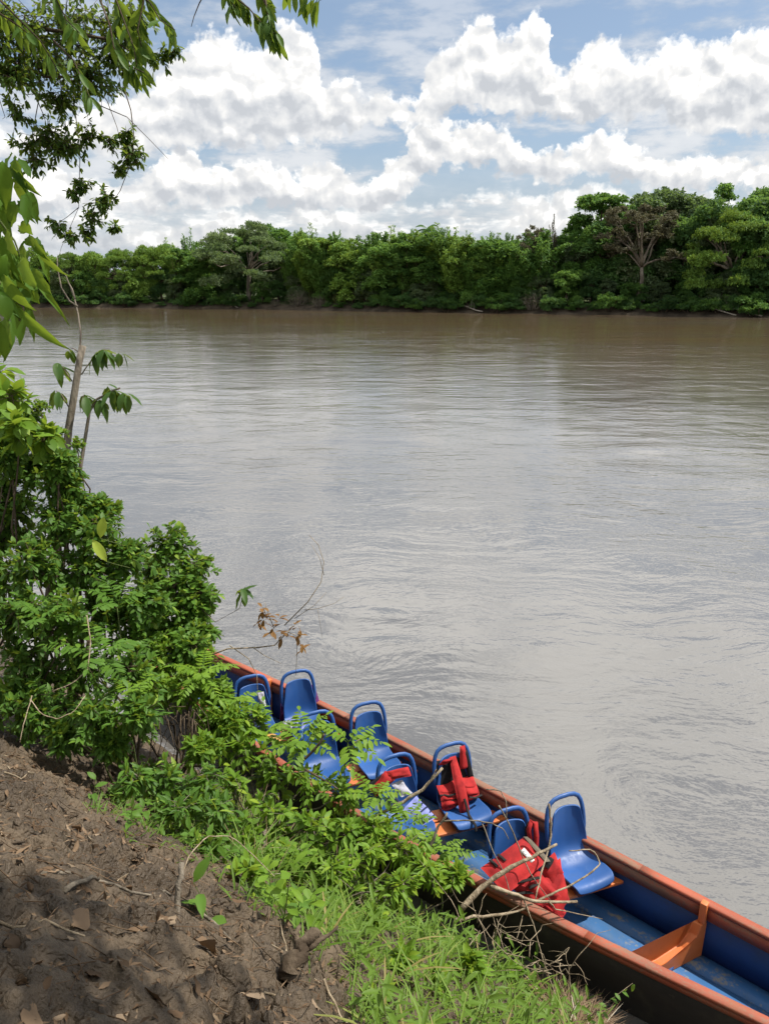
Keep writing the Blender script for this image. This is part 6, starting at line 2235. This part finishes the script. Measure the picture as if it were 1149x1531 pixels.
def slab(name, mat, parent, corners, th, n=12, quilt=(0, 0), wav=0.0, seed=0, sag=None):
    """padded sheet over four 3-D corners (a,b,c,d in order), bulging along its normal"""
    a, b, c, d = [np.asarray(p, float) for p in corners]
    nrm = unit(np.cross(b - a, d - a))
    rg = np.random.default_rng(seed)
    ph = rg.uniform(0, 6, 4)
    Ft, Bk = [], []
    for v in np.linspace(0, 1, n):
        for u in np.linspace(0, 1, n):
            p = (a * (1 - u) + b * u) * (1 - v) + (d * (1 - u) + c * u) * v
            e = (1 - (2 * u - 1) ** 6) * (1 - (2 * v - 1) ** 6)
            q = 1.0
            if quilt[0]: q *= 0.35 + 0.65 * abs(math.sin(math.pi * u * quilt[0])) ** 0.5
            if quilt[1]: q *= 0.35 + 0.65 * abs(math.sin(math.pi * v * quilt[1])) ** 0.5
            wv = wav * (math.sin(u * 7 + ph[0]) * math.sin(v * 5 + ph[1]) + 0.5 * math.sin(u * 13 + v * 9 + ph[2]))
            s_ = sag(u, v) if sag else 0.0
            base = p + nrm * wv + np.array([0, 0, s_])
            Ft.append(base + nrm * th * e * q); Bk.append(base - nrm * th * 0.3 * e)
    m = len(Ft)
    V = np.array(Ft + Bk)
    i = np.arange(n - 1)[:, None] * n; j = np.arange(n - 1)[None]
    Q1 = np.stack([i + j, i + j + 1, i + n + j + 1, i + n + j], -1).reshape(-1, 4)
    rim = list(range(n)) + [r * n + n - 1 for r in range(1, n)] + [(n - 1) * n + c_ for c_ in range(n - 2, -1, -1)] + [r * n for r in range(n - 2, 0, -1)]
    Q3 = [[rim[(k + 1) % len(rim)], rim[k], rim[k] + m, rim[(k + 1) % len(rim)] + m] for k in range(len(rim))]
    g = Geo(); g.add(V, np.vstack([Q1, Q1[:, ::-1] + m, np.array(Q3)]))
    return g.obj(name, M[mat], parent, True)


def W(px, py, dep):
    return at_depth(px, py, dep)


def build_pile():
    # jacket thrown flat over the near front seat, back panel up with the white maker's patch
    loc, rz = seat_frame('4n')
    _, _, dep = project(loc + np.array([0, 0, 0.2]))
    root = thing('life_jacket', 'red life jacket thrown flat over the near front seat with a white printed patch', 'life jacket', loc)
    B = np.array(root.location)
    d0 = dep - 0.12
    L_, Tp, R_, Bt = W(718, 1298, d0 + 0.02), W(782, 1252, d0 + 0.14), W(815, 1290, d0 + 0.0), W(757, 1338, d0 - 0.16)
    up = np.array([0, 0, 1.0])
    slab('back_panel', 'jacket_red', root, [p - B for p in (L_, Bt, R_, Tp)], 0.035, 14, (2, 0), 0.006, 1)
    nrm = unit(np.cross(Bt - L_, Tp - L_))
    # thickness edge along its top right, khaki lining
    slab('lining_edge', 'khaki', root, [p - B for p in (Tp + nrm * 0.012, R_ + nrm * 0.012, R_ + nrm * 0.0 + (Tp - L_) * 0.12 - up * 0.02, Tp + (Tp - L_) * 0.10 - up * 0.02)], 0.012, 8)
    # printed patch
    u = unit(R_ - Tp); w = unit(np.cross(nrm, u))
    c = (Tp * 0.42 + R_ * 0.58) + w * 0.0 - unit(Tp - L_) * 0.075 + nrm * 0.036
    g = Geo(); Rm = np.stack([u, w, nrm], 1)
    g.box(c - B, (0.108, 0.034, 0.004), Rm); pt = g.obj('printed_patch', M['white_print'], root)
    for i in range(4):
        g = Geo()
        cc = c + u * (-0.036 + 0.024 * i) + nrm * 0.0026
        g.box(cc - B, (0.004, 0.018, 0.0012), Rm)
        if i % 2 == 0:
            g.box(cc + u * 0.005 + w * 0.008 - B, (0.008, 0.003, 0.0012), Rm)
        g.obj('printed_mark', M['grey_print'], pt)
    for f in (0.22, 0.40):
        a = L_ + (Bt - L_) * 0.02 + (Tp - L_) * f * 0.9; 
        strap(root, [L_ + (Tp - L_) * f + nrm * 0.02 - B, L_ + (Tp - L_) * f + (Bt - L_) * 0.18 + nrm * 0.034 - B, L_ + (Tp - L_) * f + (Bt - L_) * 0.3 + nrm * 0.036 - B], 0.022)
    # second jacket slumped below it, hanging off the bench to the floor
    root2 = thing('life_jacket', 'crumpled red life jacket slumped off the near front seat to the floor', 'life jacket', loc + np.array([0.1, -0.15, -0.1]))
    B2 = np.array(root2.location)
    d1 = dep - 0.16
    slab('front_panel', 'jacket_red', root2, [p - B2 for p in (W(762, 1325, d1 - .02), W(800, 1362, d1 - .04), W(838, 1340, d1), W(800, 1296, d1 + .06))], 0.045, 14, (0, 3), 0.012, 2)
    slab('front_panel', 'jacket_red', root2, [p - B2 for p in (W(800, 1330, d1 + .02), W(832, 1382, d1 + 0.0), W(850, 1345, d1 + .10), W(836, 1282, d1 + .14))], 0.05, 14, (2, 0), 0.012, 3)
    slab('front_panel', 'jacket_red', root2, [p - B2 for p in (W(798, 1356, d1 + .02), W(836, 1384, d1 + 0.02), W(846, 1362, d1 + .06), W(806, 1330, d1 + .04))], 0.05, 12, (0, 3), 0.01, 4)
    slab('shoulder_panel', 'jacket_red', root2, [p - B2 for p in (W(806, 1300, d1 + .08), W(822, 1330, d1 + 0.06), W(842, 1305, d1 + .10), W(828, 1274, d1 + .16))], 0.04, 10, (0, 0), 0.01, 5)
    slab('collar', 'jacket_black', root2, [p - B2 for p in (W(812, 1294, d1 + .06), W(820, 1300, d1 + 0.05), W(828, 1286, d1 + .10), W(820, 1280, d1 + .12))], 0.03, 8, (0, 0), 0.006, 6)
    for (x0, y0, x1, y1) in ((772, 1320, 806, 1312), (790, 1328, 802, 1322), (772, 1336, 800, 1334)):
        a, b = W(x0, y0, d1 - 0.06), W(x1, y1, d1 - 0.03)
        strap(root2, [a - B2, (a + b) / 2 + np.array([0, -0.01, 0.012]) - B2, b - B2], 0.022)
    # third: rolled strap end sticking up behind the seat
    root3 = thing('life_jacket', 'rolled red life jacket standing between the two front seats', 'life jacket', loc + np.array([0.1, 0.15, 0.0]))
    B3 = np.array(root3.location)
    g = Geo()
    g.tube([p - B3 for p in (W(793, 1262, dep + .12), W(790, 1240, dep + .13), W(794, 1228, dep + .13), W(800, 1230, dep + .12), W(801, 1250, dep + .12), W(800, 1275, dep + .12), W(797, 1292, dep + .12))], [0.026, 0.028, 0.026, 0.026, 0.030, 0.030, 0.03], 8, flat=0.7)
    g.obj('shoulder_panel', M['jacket_red'], root3, True)
    g = Geo(); g.tube([p - B3 for p in (W(788, 1262, dep + .14), W(787, 1240, dep + .15), W(792, 1230, dep + .15))], 0.02, 7); g.obj('lining', M['jacket_black'], root3, True)


build_pile()


def build_clothes():
    # red jacket across the third near seat back
    loc, rz = seat_frame('3n')
    _, _, dep = project(loc + np.array([0, 0, 0.3]))
    r = thing('life_jacket', 'folded red life jacket draped across the seat with the striped cloth', 'life jacket', loc)
    B = np.array(r.location)
    d = dep - 0.08
    slab('front_panel', 'jacket_red', r, [p - B for p in (W(552, 1180, d), W(562, 1192, d - .02), W(592, 1164, d - .02), W(576, 1152, d + .02))], 0.03, 10, (0, 0), 0.008, 7)
    slab('front_panel', 'jacket_red', r, [p - B for p in (W(576, 1154, d + .01), W(584, 1166, d - .02), W(615, 1160, d - .01), W(610, 1146, d + .03))], 0.028, 10, (0, 0), 0.006, 8)
    slab('lining', 'jacket_black', r, [p - B for p in (W(548, 1174, d + .01), W(556, 1186, d), W(582, 1164, d), W(572, 1156, d + .03))], 0.02, 8, (0, 0), 0.006, 9)
    # striped cloth
    r = thing('striped_cloth', 'lilac and white cloth with dark navy stripes hanging from the seat', 'cloth', loc + np.array([0.08, -0.05, 0.05]))
    B = np.array(r.location)
    cs = [W(604, 1208, d - .06), W(632, 1234, d - .12), W(652, 1222, d - .04), W(622, 1190, d + .02)]
    slab('cloth_body', 'cloth_lilac', r, [p - B for p in cs], 0.012, 14, (0, 0), 0.010, 10)
    nr = unit(np.cross(cs[1] - cs[0], cs[3] - cs[0]))
    for i, f in enumerate((0.30, 0.50, 0.70, 0.88)):
        a = cs[0] + (cs[1] - cs[0]) * f; b = cs[3] + (cs[2] - cs[3]) * f
        e = (cs[1] - cs[0]) * 0.07
        slab('stripe', 'cloth_navy', r, [p + nr * 0.014 - B for p in (a + (b - a) * 0.02, a + e + (b - a) * 0.02, b + e - (b - a) * 0.03, b - (b - a) * 0.03)], 0.004, 8, (0, 0), 0.006, 10)
    slab('cloth_end', 'cloth_white', r, [p - B for p in (W(584, 1172, d - .02), W(600, 1192, d - .05), W(616, 1186, d - .02), W(600, 1166, d + .01))], 0.014, 10, (0, 0), 0.012, 11)
    slab('cloth_end', 'cloth_navy', r, [p - B for p in (W(574, 1196, d - .04), W(592, 1218, d - .08), W(606, 1208, d - .05), W(588, 1186, d - .02))], 0.02, 10, (0, 0), 0.014, 12)
    # purple jacket behind the rearmost far seat, its edge showing
    loc, rz = seat_frame('1f')
    _, _, dep = project(loc + np.array([0, 0, 0.3]))
    r = thing('life_jacket', 'purple life jacket hung behind the rearmost far-side seat', 'life jacket', loc)
    B = np.array(r.location); d = dep + 0.30
    slab('back_panel', 'jacket_purple', r, [p - B for p in (W(440, 1085, d + .02), W(486, 1076, d + .02), W(470, 1024, d + .06), W(436, 1020, d + .06))], 0.05, 12, (3, 0), 0.006, 13)
    slab('front_panel', 'jacket_purple', r, [p - B for p in (W(418, 1078, d), W(430, 1080, d), W(431, 1048, d + .02), W(420, 1046, d + .02))], 0.03, 8, (0, 0), 0.006, 14)
    # patterned blue cloth and dark clothes on the rear seats
    r = thing('patterned_cloth', 'crumpled pale blue patterned cloth on the rearmost far seat', 'cloth', loc + np.array([0, 0, 0.03]))
    B = np.array(r.location); d = dep - 0.06
    slab('cloth_body', 'cloth_lilac', r, [p - B for p in (W(415, 1088, d), W(448, 1094, d - .08), W(462, 1078, d), W(432, 1074, d + .06))], 0.03, 12, (0, 0), 0.014, 15)
    slab('cloth_fold', 'cloth_white', r, [p - B for p in (W(420, 1086, d - .01), W(436, 1090, d - .06), W(440, 1080, d - .02), W(426, 1077, d + .02))], 0.035, 9, (0, 0), 0.012, 16)
    loc, rz = seat_frame('1n')
    _, _, dep = project(loc + np.array([0, 0, 0.2]))
    r = thing('dark_clothes', 'bundle of dark navy clothes on the rearmost near seat', 'clothes', loc + np.array([0, 0, 0.03]))
    B = np.array(r.location); d = dep - 0.02
    slab('cloth_body', 'cloth_navy', r, [p - B for p in (W(358, 1082, d), W(384, 1102, d - .08), W(412, 1094, d - .04), W(376, 1066, d + .08))], 0.05, 12, (0, 0), 0.02, 17)
    slab('cloth_fold', 'cloth_white', r, [p - B for p in (W(384, 1036, d + .12), W(390, 1058, d + .10), W(398, 1056, d + .10), W(394, 1034, d + .12))], 0.012, 9, (0, 0), 0.01, 18)
    g = Geo()
    P = [W(392, 1098, dep - .1), W(410, 1112, dep - .16), W(426, 1104, dep - .1), W(402, 1094, dep - .02)]
    o = thing('ochre_board', 'small ochre board lying beside the rearmost near seat', 'board', P[0])
    slab('plank', 'ochre_board', o, [p - P[0] for p in P], 0.012, 4)


build_clothes()
